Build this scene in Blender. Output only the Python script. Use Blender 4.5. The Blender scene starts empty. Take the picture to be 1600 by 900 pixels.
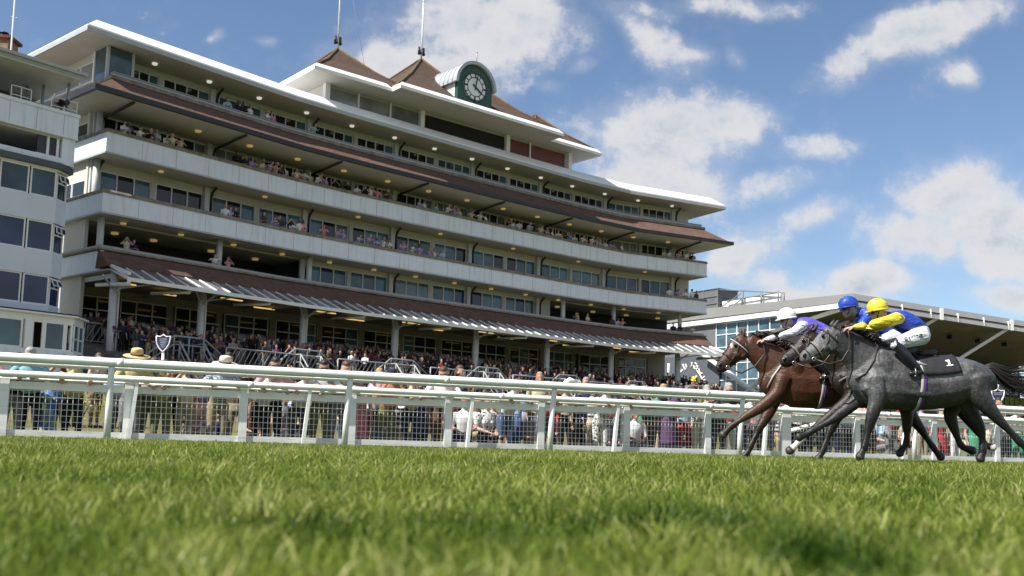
import bpy, bmesh, math, random
import numpy as np
from mathutils import Vector, Matrix
random.seed(7)
np.random.seed(7)
rad = math.radians
SC = bpy.context.scene
COL = SC.collection

# ------------------------------------------------------------------ camera
F_PX, CXP, CYP = 1555.0, 800.0, 540.0
PITCH = math.atan(152 / 1555.0)
ROLL = 0.0285
CAM_H = 0.16
Fw = Vector((0, math.cos(PITCH), math.sin(PITCH)))
_r0 = Vector((1, 0, 0)); _u0 = Vector((0, -math.sin(PITCH), math.cos(PITCH)))
Rt = _r0 * math.cos(ROLL) + _u0 * math.sin(ROLL)
Up = _u0 * math.cos(ROLL) - _r0 * math.sin(ROLL)
CAM = Vector((0, 0, CAM_H))

def ray(x, y):
    return Fw + Rt * ((x - CXP) / F_PX) - Up * ((y - CYP) / F_PX)
def at_y(x, y, Y):
    r = ray(x, y); return CAM + r * (Y / r.y)
def at_z(x, y, z):
    r = ray(x, y); return CAM + r * ((z - CAM_H) / r.z)
def on_plane(x, y, p, n):
    r = ray(x, y); return CAM + r * ((p - CAM).dot(n) / r.dot(n))

cd = bpy.data.cameras.new('camera'); cam = bpy.data.objects.new('camera', cd); COL.objects.link(cam)
cd.sensor_width = 36.0; cd.lens = F_PX / 1600 * 36.0
cd.shift_y = (CYP - 450) / 1600.0
cd.clip_start = 0.05; cd.clip_end = 3000
m = Matrix.Identity(4)
for i in range(3):
    m[i][0] = Rt[i]; m[i][1] = Up[i]; m[i][2] = -Fw[i]; m[i][3] = CAM[i]
cam.matrix_world = m
cd.dof.use_dof = True; cd.dof.focus_distance = 15.0; cd.dof.aperture_fstop = 4.2
SC.camera = cam
SC.view_settings.view_transform = 'Standard'; SC.view_settings.look = 'None'
SC.view_settings.gamma = 1.0; SC.view_settings.exposure = 0.74
SC.cycles.max_bounces = 6; SC.cycles.diffuse_bounces = 3; SC.cycles.glossy_bounces = 3
SC.cycles.transmission_bounces = 4; SC.cycles.transparent_max_bounces = 8
SC.cycles.sample_clamp_indirect = 6.0
SC.cycles.use_denoising = True

# ------------------------------------------------------------------ node helper
class NT:
    def __init__(s, tree): s.t = tree; s.n = tree.nodes; s.l = tree.links
    def new(s, typ, **kw):
        nd = s.n.new(typ)
        for k, v in kw.items(): setattr(nd, k, v)
        return nd
    def put(s, sock, v):
        if v is None: return
        if isinstance(v, bpy.types.NodeSocket): s.l.new(v, sock)
        else:
            if sock.type == 'RGBA' and hasattr(v, '__len__') and len(v) == 3: v = (*v, 1)
            sock.default_value = v
    def math(s, op, a, b=None, c=None, clamp=False):
        nd = s.new('ShaderNodeMath', operation=op); nd.use_clamp = clamp
        s.put(nd.inputs[0], a); s.put(nd.inputs[1], b); s.put(nd.inputs[2], c)
        return nd.outputs[0]
    def vmath(s, op, a, b=None):
        nd = s.new('ShaderNodeVectorMath', operation=op)
        s.put(nd.inputs[0], a); s.put(nd.inputs[1], b)
        return nd.outputs[0]
    def sep(s, v):
        nd = s.new('ShaderNodeSeparateXYZ'); s.put(nd.inputs[0], v); return nd.outputs
    def comb(s, x, y, z):
        nd = s.new('ShaderNodeCombineXYZ'); s.put(nd.inputs[0], x); s.put(nd.inputs[1], y); s.put(nd.inputs[2], z); return nd.outputs[0]
    def noise(s, vec, scale, detail=4, rough=.55, out=0):
        nd = s.new('ShaderNodeTexNoise'); s.put(nd.inputs['Vector'], vec); nd.inputs['Scale'].default_value = scale
        nd.inputs['Detail'].default_value = detail; nd.inputs['Roughness'].default_value = rough
        return nd.outputs[out]
    def mapr(s, v, a, b, c=0, d=1, smooth=False):
        nd = s.new('ShaderNodeMapRange'); nd.clamp = True
        if smooth: nd.interpolation_type = 'SMOOTHSTEP'
        s.put(nd.inputs[0], v)
        for i, q in enumerate((a, b, c, d)): s.put(nd.inputs[1 + i], q)
        return nd.outputs[0]
    def mix(s, f, a, b, blend='MIX'):
        nd = s.new('ShaderNodeMix', data_type='RGBA', blend_type=blend)
        s.put(nd.inputs[0], f); s.put(nd.inputs[6], a); s.put(nd.inputs[7], b)
        return nd.outputs[2]
    def coord(s, which='Object'):
        return s.new('ShaderNodeTexCoord').outputs[which]
    def pos(s): return s.new('ShaderNodeNewGeometry').outputs['Position']
    def bump(s, h, strength=.3, dist=.02):
        nd = s.new('ShaderNodeBump'); nd.inputs['Strength'].default_value = strength; nd.inputs['Distance'].default_value = dist
        s.put(nd.inputs['Height'], h); return nd.outputs[0]

_mats = {}
def newmat(name):
    mt = bpy.data.materials.new(name); mt.use_nodes = True
    nt = NT(mt.node_tree); b = mt.node_tree.nodes['Principled BSDF']
    return mt, nt, b
def mat(name, col, rough=.6, var=.12, scale=3.0, metal=0.0, spec=.5, bump=0.0, bscale=30, dirt=None, dirt_amt=.35, coat=0.0):
    """plain surface with a little mottling; dirt = colour of weathering blotches"""
    if name in _mats: return _mats[name]
    mt, nt, b = newmat(name)
    p = nt.pos()
    n1 = nt.noise(p, scale, 5)
    c0 = tuple(max(0, c * (1 - var)) for c in col); c1 = tuple(min(1, c * (1 + var)) for c in col)
    c = nt.mix(nt.mapr(n1, .3, .7), c0, c1)
    if dirt:
        n2 = nt.noise(p, scale * .45, 7, .65)
        c = nt.mix(nt.math('MULTIPLY', nt.mapr(n2, .52, .72), dirt_amt), c, dirt)
    nt.put(b.inputs['Base Color'], c)
    b.inputs['Roughness'].default_value = rough; b.inputs['Metallic'].default_value = metal
    b.inputs['Specular IOR Level'].default_value = spec; b.inputs['Coat Weight'].default_value = coat
    if bump: nt.put(b.inputs['Normal'], nt.bump(nt.noise(p, bscale, 4), bump))
    _mats[name] = mt
    return mt

# ------------------------------------------------------------------ mesh helper
class MB:
    def __init__(s): s.v = []; s.f = []; s.m = []; s.sm = []
    def add(s, verts, faces, mi=0, smooth=False):
        o = len(s.v); s.v += [tuple(v) for v in verts]
        for f in faces: s.f.append(tuple(i + o for i in f)); s.m.append(mi); s.sm.append(smooth)
        return s
    def box(s, c, d, mi=0, ax=None):
        """c centre, d full sizes, ax three axes"""
        c = Vector(c); X, Y, Z = ax if ax else (Vector((1, 0, 0)), Vector((0, 1, 0)), Vector((0, 0, 1)))
        X = X * d[0] / 2; Y = Y * d[1] / 2; Z = Z * d[2] / 2
        vs = [c + X * i + Y * j + Z * k for k in (-1, 1) for j in (-1, 1) for i in (-1, 1)]
        return s.add(vs, [(0, 2, 3, 1), (4, 5, 7, 6), (0, 1, 5, 4), (2, 6, 7, 3), (1, 3, 7, 5), (0, 4, 6, 2)], mi)
    def bar(s, a, b, w, h, mi=0, up=Vector((0, 0, 1))):
        a = Vector(a); b = Vector(b); t = (b - a); L = t.length; t.normalize()
        x = t.cross(up)
        if x.length < 1e-4: x = t.cross(Vector((0, 1, 0)))
        x.normalize(); z = x.cross(t)
        return s.box((a + b) / 2, (L, w, h), mi, (t, x, z))
    def tube(s, pts, r, n=8, mi=0, smooth=True, cap=True, flat=1.0, side=None):
        pts = [Vector(p) for p in pts]; rs = r if hasattr(r, '__len__') else [r] * len(pts)
        o = len(s.v); ringprev = None; px = None
        for i, p in enumerate(pts):
            t = (pts[min(i + 1, len(pts) - 1)] - pts[max(i - 1, 0)])
            if t.length < 1e-9: t = Vector((0, 0, 1))
            t.normalize()
            if side is not None: x = side - t * side.dot(t)
            elif px is None: x = t.cross(Vector((0, 0, 1))) if abs(t.z) < .95 else t.cross(Vector((0, 1, 0)))
            else: x = px - t * px.dot(t)
            x.normalize(); px = x; y = t.cross(x)
            for k in range(n):
                a = 2 * math.pi * k / n
                s.v.append(tuple(p + x * math.cos(a) * rs[i] + y * math.sin(a) * rs[i] * flat))
        for i in range(len(pts) - 1):
            for k in range(n):
                a = o + i * n + k; b = o + i * n + (k + 1) % n
                s.f.append((a, b, b + n, a + n)); s.m.append(mi); s.sm.append(smooth)
        if cap:
            s.f.append(tuple(o + k for k in range(n))[::-1]); s.m.append(mi); s.sm.append(False)
            e = o + (len(pts) - 1) * n
            s.f.append(tuple(e + k for k in range(n))); s.m.append(mi); s.sm.append(False)
        return s
    def quad(s, a, b, c, d, mi=0): return s.add([a, b, c, d], [(0, 1, 2, 3)], mi)
    def prism(s, pts, ext, mi=0, smooth=False):
        """closed polygon pts extruded by vector ext"""
        pts = [Vector(p) for p in pts]; ext = Vector(ext); n = len(pts)
        s.add(pts + [p + ext for p in pts], [tuple(range(n))[::-1], tuple(range(n, 2 * n))] + [(i, (i + 1) % n, (i + 1) % n + n, i + n) for i in range(n)], mi, smooth)
        return s
    def sphere(s, c, r, mi=0, nu=12, nv=8, ax=None, smooth=True):
        c = Vector(c); r = r if hasattr(r, '__len__') else (r, r, r)
        X, Y, Z = ax if ax else (Vector((1, 0, 0)), Vector((0, 1, 0)), Vector((0, 0, 1)))
        vs = [c + Z * r[2]]; fs = []
        for j in range(1, nv):
            th = math.pi * j / nv
            for i in range(nu):
                ph = 2 * math.pi * i / nu
                vs.append(c + X * r[0] * math.sin(th) * math.cos(ph) + Y * r[1] * math.sin(th) * math.sin(ph) + Z * r[2] * math.cos(th))
        vs.append(c - Z * r[2])
        for i in range(nu): fs.append((0, 1 + i, 1 + (i + 1) % nu)); 
        for j in range(nv - 2):
            for i in range(nu):
                a = 1 + j * nu + i; b = 1 + j * nu + (i + 1) % nu
                fs.append((a, a + nu, b + nu, b))
        e = len(vs) - 1; b0 = 1 + (nv - 2) * nu
        for i in range(nu): fs.append((e, b0 + (i + 1) % nu, b0 + i))
        return s.add(vs, fs, mi, smooth)
    def mesh(s, name, mats):
        me = bpy.data.meshes.new(name)
        me.from_pydata(s.v, [], s.f)
        for mt in (mats if isinstance(mats, (list, tuple)) else [mats]): me.materials.append(mt)
        me.polygons.foreach_set('material_index', s.m)
        me.polygons.foreach_set('use_smooth', s.sm)
        me.update()
        return me
    def build(s, name, mats, parent=None, recalc=True):
        me = s.mesh(name, mats)
        if recalc:
            bm = bmesh.new(); bm.from_mesh(me); bmesh.ops.recalc_face_normals(bm, faces=bm.faces); bm.to_mesh(me); bm.free()
        return link(name, me, parent)

def link(name, data, parent=None):
    o = bpy.data.objects.new(name, data); COL.objects.link(o)
    if parent:
        o.parent = parent
        o.matrix_parent_inverse = INVS.get(parent.name, Matrix.Identity(4))
    return o
INVS = {}
def tag(o, label=None, cat=None, group=None, kind=None):
    if label: o['label'] = label
    if cat: o['category'] = cat
    if group: o['group'] = group
    if kind: o['kind'] = kind
    return o
def thing(name, label, cat, loc=(0, 0, 0), group=None):
    """Empty at a thing's base; children are given in world coordinates"""
    o = bpy.data.objects.new(name, None); COL.objects.link(o)
    o.location = loc; o.empty_display_size = .2
    INVS[o.name] = Matrix.Translation(Vector(loc)).inverted()
    return tag(o, label, cat, group)
def text_mesh(s, size, m4, mt, name, parent, depth=.004, bold=True, align='CENTER'):
    cu = bpy.data.curves.new(name, 'FONT'); cu.body = s; cu.size = size; cu.extrude = depth; cu.align_x = align; cu.align_y = 'CENTER'
    if bold: cu.offset = size * .015
    ob = bpy.data.objects.new(name, cu); COL.objects.link(ob)
    dg = bpy.context.evaluated_depsgraph_get()
    me = bpy.data.meshes.new_from_object(ob.evaluated_get(dg)); bpy.data.objects.remove(ob)
    me.transform(m4); me.materials.clear(); me.materials.append(mt)
    return link(name, me, parent)
# ------------------------------------------------------------------ sun and sky
SUN_AZ = Vector((-0.80, -0.60, 0)).normalized()      # direction towards the sun, flat
SUN_EL = rad(50)
sd = SUN_AZ * math.cos(SUN_EL) + Vector((0, 0, math.sin(SUN_EL)))
sl = bpy.data.lights.new('sun', 'SUN'); sl.energy = 5.0; sl.angle = rad(.53); sl.color = (1, .955, .88)
so = bpy.data.objects.new('sun', sl); COL.objects.link(so); so.location = (-20, -12, 40)
so.rotation_euler = sd.to_track_quat('Z', 'Y').to_euler()

W = bpy.data.worlds.new('World'); SC.world = W; W.use_nodes = True
nt = NT(W.node_tree); nt.n.clear()
sky = nt.new('ShaderNodeTexSky', sky_type='NISHITA'); sky.sun_disc = False
sky.sun_elevation = SUN_EL; sky.sun_rotation = math.atan2(SUN_AZ.x, SUN_AZ.y)
sky.altitude = 60; sky.air_density = 1.0; sky.dust_density = .35; sky.ozone_density = 1.6
g = nt.coord('Generated')
x, y, z = nt.sep(g)
ya = nt.math('MAXIMUM', nt.math('ABSOLUTE', y), .05)
u = nt.math('DIVIDE', x, ya); v = nt.math('DIVIDE', z, ya)
uv = nt.comb(u, v, 0)
warp = nt.new('ShaderNodeTexNoise'); nt.put(warp.inputs['Vector'], uv); warp.inputs['Scale'].default_value = 9; warp.inputs['Detail'].default_value = 3
wv = nt.vmath('MULTIPLY', nt.vmath('SUBTRACT', warp.outputs['Color'], (.5, .5, .5)), (.05, .04, 0))
uvw = nt.vmath('ADD', uv, wv)
uu, vv, _ = nt.sep(uvw)
CLOUDS = [  # centre px, radii px, tilt deg, weight
    (760, 45, 150, 75, 0, 1.0), (620, 95, 90, 50, -10, .85), (690, 110, 120, 60, 0, .9), (840, 40, 70, 45, 20, .75), (540, 85, 60, 40, 0, .5),
    (1010, 55, 110, 38, 35, .75), (1085, 85, 40, 25, 10, .7), (1440, 50, 175, 42, -24, .95), (1350, 90, 60, 25, -20, .7), (1500, 115, 36, 26, 20, .75),
    (1040, 205, 125, 62, 0, 1.1), (1135, 195, 70, 45, -20, .9), (985, 275, 90, 70, 0, .9), (1060, 290, 90, 50, 0, .8), (960, 215, 50, 60, 0, .7),
    (1275, 232, 85, 26, -10, .62), (1200, 290, 90, 28, -10, .7), (1130, 300, 40, 25, 0, .55), (1480, 300, 95, 55, -25, 1.0), (1560, 350, 120, 75, 0, 1.05),
    (1440, 375, 120, 50, 0, .9), (1270, 342, 70, 28, -10, .7), (1165, 395, 70, 50, -20, .85), (1190, 440, 70, 30, 0, .6),
    (1340, 447, 95, 36, -8, 1.1), (1290, 470, 110, 20, 0, .9), (1580, 462, 90, 28, 0, .85), (1150, 5, 120, 22, 0, .6), (1000, 12, 80, 20, 5, .55),
    (415, 66, 26, 11, 0, .5), (332, 60, 22, 14, -30, .5), (910, 106, 30, 18, -30, .5), (860, 140, 30, 15, 0, .4), (1145, 90, 20, 25, 0, .4),
    (865, 190, 20, 15, 0, .35), (1700, 420, 160, 60, 0, .9), (1750, 120, 120, 60, 0, .8), (-150, 250, 120, 50, 0, .8), (-320, 100, 140, 70, 0, .9), (2100, 300, 250, 80, 0, .9)]
tot = None
for (cx, cy, ra, rb, tl, w) in CLOUDS:
    r = ray(cx, cy); r0 = Vector((r.x / r.y, r.z / r.y))
    e = ray(cx + 10, cy); k = (e.x / e.y - r0.x) / 10
    a = rad(-tl)
    du = nt.math('SUBTRACT', uu, r0.x); dv = nt.math('SUBTRACT', vv, r0.y)
    p = nt.math('ADD', nt.math('MULTIPLY', du, math.cos(a) / (ra * k)), nt.math('MULTIPLY', dv, math.sin(a) / (ra * k)))
    q = nt.math('ADD', nt.math('MULTIPLY', du, -math.sin(a) / (rb * k)), nt.math('MULTIPLY', dv, math.cos(a) / (rb * k)))
    d2 = nt.math('ADD', nt.math('MULTIPLY', p, p), nt.math('MULTIPLY', q, q))
    val = nt.math('MULTIPLY', nt.math('EXPONENT', nt.math('MULTIPLY', d2, -0.9)), w)
    tot = val if tot is None else nt.math('SMOOTH_MAX', tot, val, .15)
tot = nt.math('ADD', tot, nt.math('MULTIPLY', nt.math('LESS_THAN', y, 0), .42))  # extra unseen cloud behind the camera, added as fill light on the facade
def fbm(vec):
    a = nt.noise(vec, 17, 12, .64); return a
n0 = fbm(uv)
n1 = fbm(nt.vmath('ADD', uv, (-.010, .020, 0)))
nb = nt.noise(nt.vmath('ADD', uv, (3.1, 1.7, 0)), 34, 8, .62)
dens = nt.math('ADD', nt.math('MULTIPLY', tot, .95), nt.math('MULTIPLY', nt.math('SUBTRACT', n0, .5), 1.25))
dens = nt.math('ADD', dens, nt.math('MULTIPLY', nt.math('SUBTRACT', nb, .5), .62))
alpha = nt.mapr(dens, .24, .78, 0, 1, True)
veil = nt.mapr(nt.math('ADD', tot, nt.math('MULTIPLY', nt.math('SUBTRACT', n0, .5), .9)), .12, .75, 0, .42, True)
alpha = nt.math('MULTIPLY', nt.math('MAXIMUM', alpha, veil), .96)
lit = nt.mapr(nt.math('SUBTRACT', n0, n1), -.09, .07)
thick = nt.mapr(dens, .60, 1.10)
shade = nt.math('MULTIPLY', thick, nt.math('SUBTRACT', 1.0, nt.math('MULTIPLY', lit, .75)))
ccol = nt.mix(shade, (1.0, .99, 1.0), (.60, .69, .82))
bg1 = nt.new('ShaderNodeBackground'); nt.put(bg1.inputs[0], nt.mix(1.0, sky.outputs[0], (.99, 1.02, 1.07), 'MULTIPLY')); bg1.inputs[1].default_value = .076
bg2 = nt.new('ShaderNodeBackground'); nt.put(bg2.inputs[0], ccol); bg2.inputs[1].default_value = .47
mx = nt.new('ShaderNodeMixShader'); nt.put(mx.inputs[0], alpha)
nt.l.new(bg1.outputs[0], mx.inputs[1]); nt.l.new(bg2.outputs[0], mx.inputs[2])
wo = nt.new('ShaderNodeOutputWorld'); nt.l.new(mx.outputs[0], wo.inputs[0])
W.cycles.sampling_method = 'MANUAL'; W.cycles.sample_map_resolution = 512

# ------------------------------------------------------------------ ground
FD = Vector((0.930, 0.367, 0)); FN = Vector((0.367, -0.930, 0)); FP = Vector((-7.475, 14.5, 0))   # fence line
def fpos(t, o=0.0, z=0.0):
    p = FP + FD * t + FN * o; return Vector((p.x, p.y, z))
def fence_hit(x, o, y=640):
    p = on_plane(x, y, FP + FN * o, FN); return (p - FP).dot(FD)

def ground_mat(name, c0, c1, c2, sc):
    mt, nt, b = newmat(name); p = nt.pos()
    a = nt.noise(p, sc, 8, .65); bq = nt.noise(p, sc * .12, 4)
    c = nt.mix(nt.mapr(a, .3, .7), c0, c1); c = nt.mix(nt.mapr(bq, .45, .7), c, c2)
    nt.put(b.inputs['Base Color'], c); b.inputs['Roughness'].default_value = .95; b.inputs['Specular IOR Level'].default_value = .1
    nt.put(b.inputs['Normal'], nt.bump(a, .6, .03))
    return mt
g = MB(); S = 1500
g.add([(-S, -S, -.4), (S, -S, -.4), (S, S, -.4), (-S, S, -.4)], [(0, 1, 2, 3)])
o = g.build('ground', ground_mat('meadow_soil', (.035, .055, .012), (.06, .085, .02), (.05, .06, .02), 2.0)); tag(o, kind='structure')
# racing turf under the blades
g = MB()
a0 = fpos(-60, -.45); a1 = fpos(120, -.45)
g.add([(-70, -40, 0), (120, -40, 0), (a1.x, a1.y, 0), (a0.x, a0.y, 0)], [(0, 1, 2, 3)])
o = g.build('turf_soil', ground_mat('turf_soil', (.03, .05, .010), (.05, .085, .016), (.06, .075, .02), 6.0)); tag(o, kind='structure')
# spectators' lawn, dry and worn
g = MB()
LAWN0, LAWN_S = -.32, .085
def lawn_z(back): return LAWN0 + LAWN_S * max(0, min(back, 24.0))
rows = [(-.3, -.36), (.3, LAWN0), (6, lawn_z(6)), (12, lawn_z(12)), (24, lawn_z(24)), (26, lawn_z(26)), (140, lawn_z(24))]
vs = []
for bk, z_ in rows:
    for t_ in (-80, -30, 0, 20, 40, 80, 150): vs.append(fpos(t_, -.62 - bk, z_))
g.add(vs, [(i * 7 + k, i * 7 + k + 1, i * 7 + k + 8, i * 7 + k + 7) for i in range(len(rows) - 1) for k in range(6)])
o = g.build('spectator_lawn', ground_mat('dry_lawn', (.10, .105, .035), (.17, .15, .06), (.20, .165, .085), 3.0)); tag(o, kind='structure')
# ------------------------------------------------------------------ materials of the buildings
def streaked(name, col, joint=None):
    """painted cladding with rain streaks and grime"""
    mt, nt, b = newmat(name); p = nt.pos()
    c = nt.mix(nt.mapr(nt.noise(p, .8, 5), .3, .7), tuple(q * .95 for q in col), col)
    st = nt.noise(nt.vmath('MULTIPLY', p, (4.5, 4.5, .28)), 1.0, 7, .7)
    c = nt.mix(nt.mapr(st, .50, .74, 0, .5), c, (.33, .33, .31))
    c = nt.mix(nt.mapr(nt.noise(nt.vmath('MULTIPLY', p, (9, 9, .5)), 1.0, 4, .6), .60, .8, 0, .35), c, (.24, .23, .19))
    nt.put(b.inputs['Base Color'], c); b.inputs['Roughness'].default_value = .5
    return mt
M_white = streaked('white_cladding', (.68, .735, .82))
M_roofw = mat('white_roof_membrane', (.80, .80, .79), .55, .05, .6, dirt=(.45, .44, .42), dirt_amt=.3)
M_soffit = mat('beige_soffit', (.48, .475, .455), .7, .06, .5, dirt=(.38, .34, .28), dirt_amt=.35)
M_wall = mat('cream_wall', (.52, .51, .475), .8, .06, .7, dirt=(.40, .36, .29), dirt_amt=.3)
M_cope = mat('weathered_coping', (.21, .185, .15), .9, .35, 2.5, dirt=(.10, .10, .06), dirt_amt=.8, bump=.4)
M_gutter = mat('black_gutter', (.018, .017, .016), .45, .2, 2)
M_grey = mat('grey_metal', (.36, .38, .39), .45, .08, 1.5)
M_frame = mat('white_frame', (.72, .73, .74), .45, .04, 2)
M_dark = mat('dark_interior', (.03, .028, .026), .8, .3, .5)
M_col = mat('pale_column', (.52, .54, .55), .5, .06, 1.2)
M_conc = mat('terrace_concrete', (.15, .145, .14), .9, .2, 1.5)
M_red = mat('maroon_panel', (.14, .03, .03), .55, .2, 1)
M_green = mat('dark_green_panel', (.018, .075, .06), .5, .12, 1.5)
M_lead = mat('grey_standing_seam', (.40, .43, .46), .5, .08, 1.2, metal=.2)
M_black = mat('black_paint', (.012, .012, .014), .5, .2, 2)
M_galv = mat('galvanised_rail', (.30, .31, .315), .45, .06, 3)

def tile_mat(name, c0, c1, c2, pitch=.16, axis=None):
    mt, nt, b = newmat(name); p = nt.pos()
    x, y, z = nt.sep(p)
    row = nt.math('MULTIPLY', z, 1 / (pitch * .64))
    fr = nt.math('FRACT', row)
    vo = nt.new('ShaderNodeTexVoronoi'); nt.put(vo.inputs['Vector'], nt.vmath('MULTIPLY', p, (4.5, 4.5, 7))); vo.inputs['Scale'].default_value = 1
    n = nt.noise(p, 1.3, 6, .65)
    c = nt.mix(nt.sep(vo.outputs['Color'])[0], c0, c1)
    c = nt.mix(nt.mapr(n, .48, .72), c, c2)
    nt.put(b.inputs['Base Color'], c); b.inputs['Roughness'].default_value = .9; b.inputs['Specular IOR Level'].default_value = .2
    h = nt.math('ADD', nt.math('MULTIPLY', fr, .7), nt.math('MULTIPLY', nt.sep(vo.outputs['Color'])[1], .3))
    nt.put(b.inputs['Normal'], nt.bump(h, .5, .03))
    return mt
M_tile = tile_mat('red_clay_tile', (.108, .064, .050), (.150, .092, .072), (.085, .060, .050))
M_tile2 = tile_mat('brown_clay_tile', (.068, .046, .036), (.105, .068, .052), (.07, .058, .036))

def glass_mat(name, col, rough=.06, curtain=None):
    mt, nt, b = newmat(name); p = nt.pos()
    n = nt.noise(p, .35, 3)
    c = nt.mix(nt.mapr(n, .4, .62), tuple(q * .55 for q in col), tuple(q * 1.25 for q in col))
    nt.put(b.inputs['Base Color'], c); b.inputs['Roughness'].default_value = rough
    b.inputs['Specular IOR Level'].default_value = .5; b.inputs['Coat Weight'].default_value = .12; b.inputs['Coat Roughness'].default_value = .03
    nt.put(b.inputs['Normal'], nt.bump(nt.noise(p, .8, 2), .04, .05))
    return mt
M_gblue = glass_mat('teal_window_glass', (.055, .15, .215))
M_gdark = glass_mat('black_window_glass', (.012, .014, .016))
M_gnavy = glass_mat('navy_window_glass', (.016, .034, .095))
M_ggrey = glass_mat('grey_blue_glass', (.065, .125, .165))
M_gpale = glass_mat('curtained_glass', (.12, .19, .23))
M_glite = glass_mat('pale_blind_glass', (.22, .23, .23))

def board_mat(name, col, pitch=.10, joint=.9):
    """painted brick / lapped boards: fine courses"""
    mt, nt, b = newmat(name); p = nt.pos()
    z = nt.sep(p)[2]
    fr = nt.math('FRACT', nt.math('MULTIPLY', z, 1 / pitch))
    ln = nt.mapr(fr, 0, .12, joint, 1)
    n = nt.noise(p, 1.0, 5); 
    c = nt.mix(nt.mapr(n, .3, .7), tuple(q * .93 for q in col), col)
    c = nt.mix(nt.mapr(nt.noise(nt.vmath('MULTIPLY', p, (3, 3, .35)), 1.0, 6, .6), .56, .75, 0, .35), c, (.36, .35, .32))
    c = nt.mix(1.0, c, nt.comb(ln, ln, ln), 'MULTIPLY')
    nt.put(b.inputs['Base Color'], c); b.inputs['Roughness'].default_value = .65
    nt.put(b.inputs['Normal'], nt.bump(fr, .25, .01))
    return mt
M_brickw = board_mat('white_painted_brick', (.60, .66, .755))

def lamp_mat(name, col, e):
    mt, nt, b = newmat(name); b.inputs['Base Color'].default_value = (*col, 1)
    b.inputs['Emission Color'].default_value = (*col, 1); b.inputs['Emission Strength'].default_value = e
    return mt
M_lampw = lamp_mat('warm_lamp', (.9, .66, .26), .13)
M_lampc = lamp_mat('white_lamp', (1, .93, .8), .32)
M_lampy = lamp_mat('yellow_tube', (1, .66, .16), .45)

# ------------------------------------------------------------------ grandstand
P0 = Vector((-22.85, 54.0)); K1 = Vector((-13.05, 65.5)); K2 = Vector((8.5, 83.6)); P1 = Vector((17.4, 88.8))
def dn(a, b):
    d = (b - a).normalized(); return d, Vector((d.y, -d.x))
dl, nl = dn(P0, K1); dc, nc = dn(K1, K2); dr, nr = dn(K2, P1)
BASE = [P0, P0 + dl * 12.3 + nl * .15, K1 + dc * 2.2 + nc * .25, K1 + dc * 12 - nc * .12, K2 - dc * 3.5 - nc * .45, K2 + dr * 1.8 - nr * .55, P1]
def mitres(pts, closed_ends=None):
    n = len(pts); ms = []
    for i in range(n):
        a = dn(pts[i - 1], pts[i])[1] if i else None
        b = dn(pts[i], pts[i + 1])[1] if i < n - 1 else None
        if a is None: ms.append(b.copy())
        elif b is None: ms.append(a.copy())
        else:
            mm = (a + b); mm.normalize(); ms.append(mm / max(.25, mm.dot(a)))
    return ms
def path_with_ends(extL=0, extR=0, depth=14, left=True, right=True):
    pts = [p.copy() for p in BASE]
    pts[0] = pts[0] - dl * extL; pts[-1] = pts[-1] + dr * extR
    if left: pts = [pts[0] - nl * depth] + pts
    if right: pts = pts + [pts[-1] - nr * depth]
    return pts
def sweep(mb, prof, pts, mi=0, cap=True, closed=True):
    """prof: list of (outward, z) swept along plan polyline pts"""
    ms = mitres(pts); n = len(prof); vs = []
    for p, mm in zip(pts, ms):
        for (o, z) in prof: q = p + mm * o; vs.append((q.x, q.y, z))
    fs = []
    for i in range(len(pts) - 1):
        for k in range(n if closed else n - 1):
            a = i * n + k; b = i * n + (k + 1) % n
            fs.append((a, b, b + n, a + n))
    if cap and closed:
        fs.append(tuple(range(n))); fs.append(tuple((len(pts) - 1) * n + k for k in range(n))[::-1])
    mb.add(vs, fs, mi); return mb
ACC = [0]
for a, b in zip(BASE, BASE[1:]): ACC.append(ACC[-1] + (b - a).length)
LEN = ACC[-1]
BM = mitres(BASE)
def gs(s, o=0.0, z=0.0):
    """point s metres along the front, o metres out of it"""
    i = 0
    while i < len(BASE) - 2 and s > ACC[i + 1]: i += 1
    f = (s - ACC[i]) / (ACC[i + 1] - ACC[i])
    a = BASE[i] + BM[i] * o; b = BASE[i + 1] + BM[i + 1] * o
    q = a + (b - a) * f
    return Vector((q.x, q.y, z))
def gax(s, o=0.0):
    d = gs(s + .05, o) - gs(s - .05, o); d.normalize()
    return d, Vector((d.y, -d.x, 0)), Vector((0, 0, 1))
def sub_path(s0, s1, step=None):
    ss = [s0] + [a for a in ACC if s0 + .01 < a < s1 - .01] + [s1]
    return [gs(s).xy for s in ss]

GS = thing('grandstand', 'long white grandstand of stacked balconies with red tiled skirts and a clock turret', 'grandstand', (gs(20, -6).x, gs(20, -6).y, 0))
full = path_with_ends()
# the structural core behind the balconies
mb = MB()
core = path_with_ends(depth=16)
sweep(mb, [(-9, 0), (-9, 22.0), (-13, 22.0), (-13, 0)], path_with_ends(left=False, right=False)); core_o = mb.build('core_wall', M_wall, GS)
# roof
rp = path_with_ends(1.35, 1.6)
mb = MB()
sweep(mb, [(-13, 22.05), (.22, 22.0), (.22, 22.05), (-13, 22.1)], rp, 0)
roof_soffit = mb.build('roof_soffit', M_soffit, GS)
mb = MB(); sweep(mb, [(-13, 22.11), (.26, 22.06), (.26, 22.36), (-.6, 23.1), (-13, 23.3)], rp)
roof = mb.build('roof', M_roofw, GS)
mb = MB(); sweep(mb, [(.265, 21.98), (.33, 21.98), (.33, 22.24), (.265, 22.24)], rp); mb.build('roof_gutter', M_grey, roof)
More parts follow.
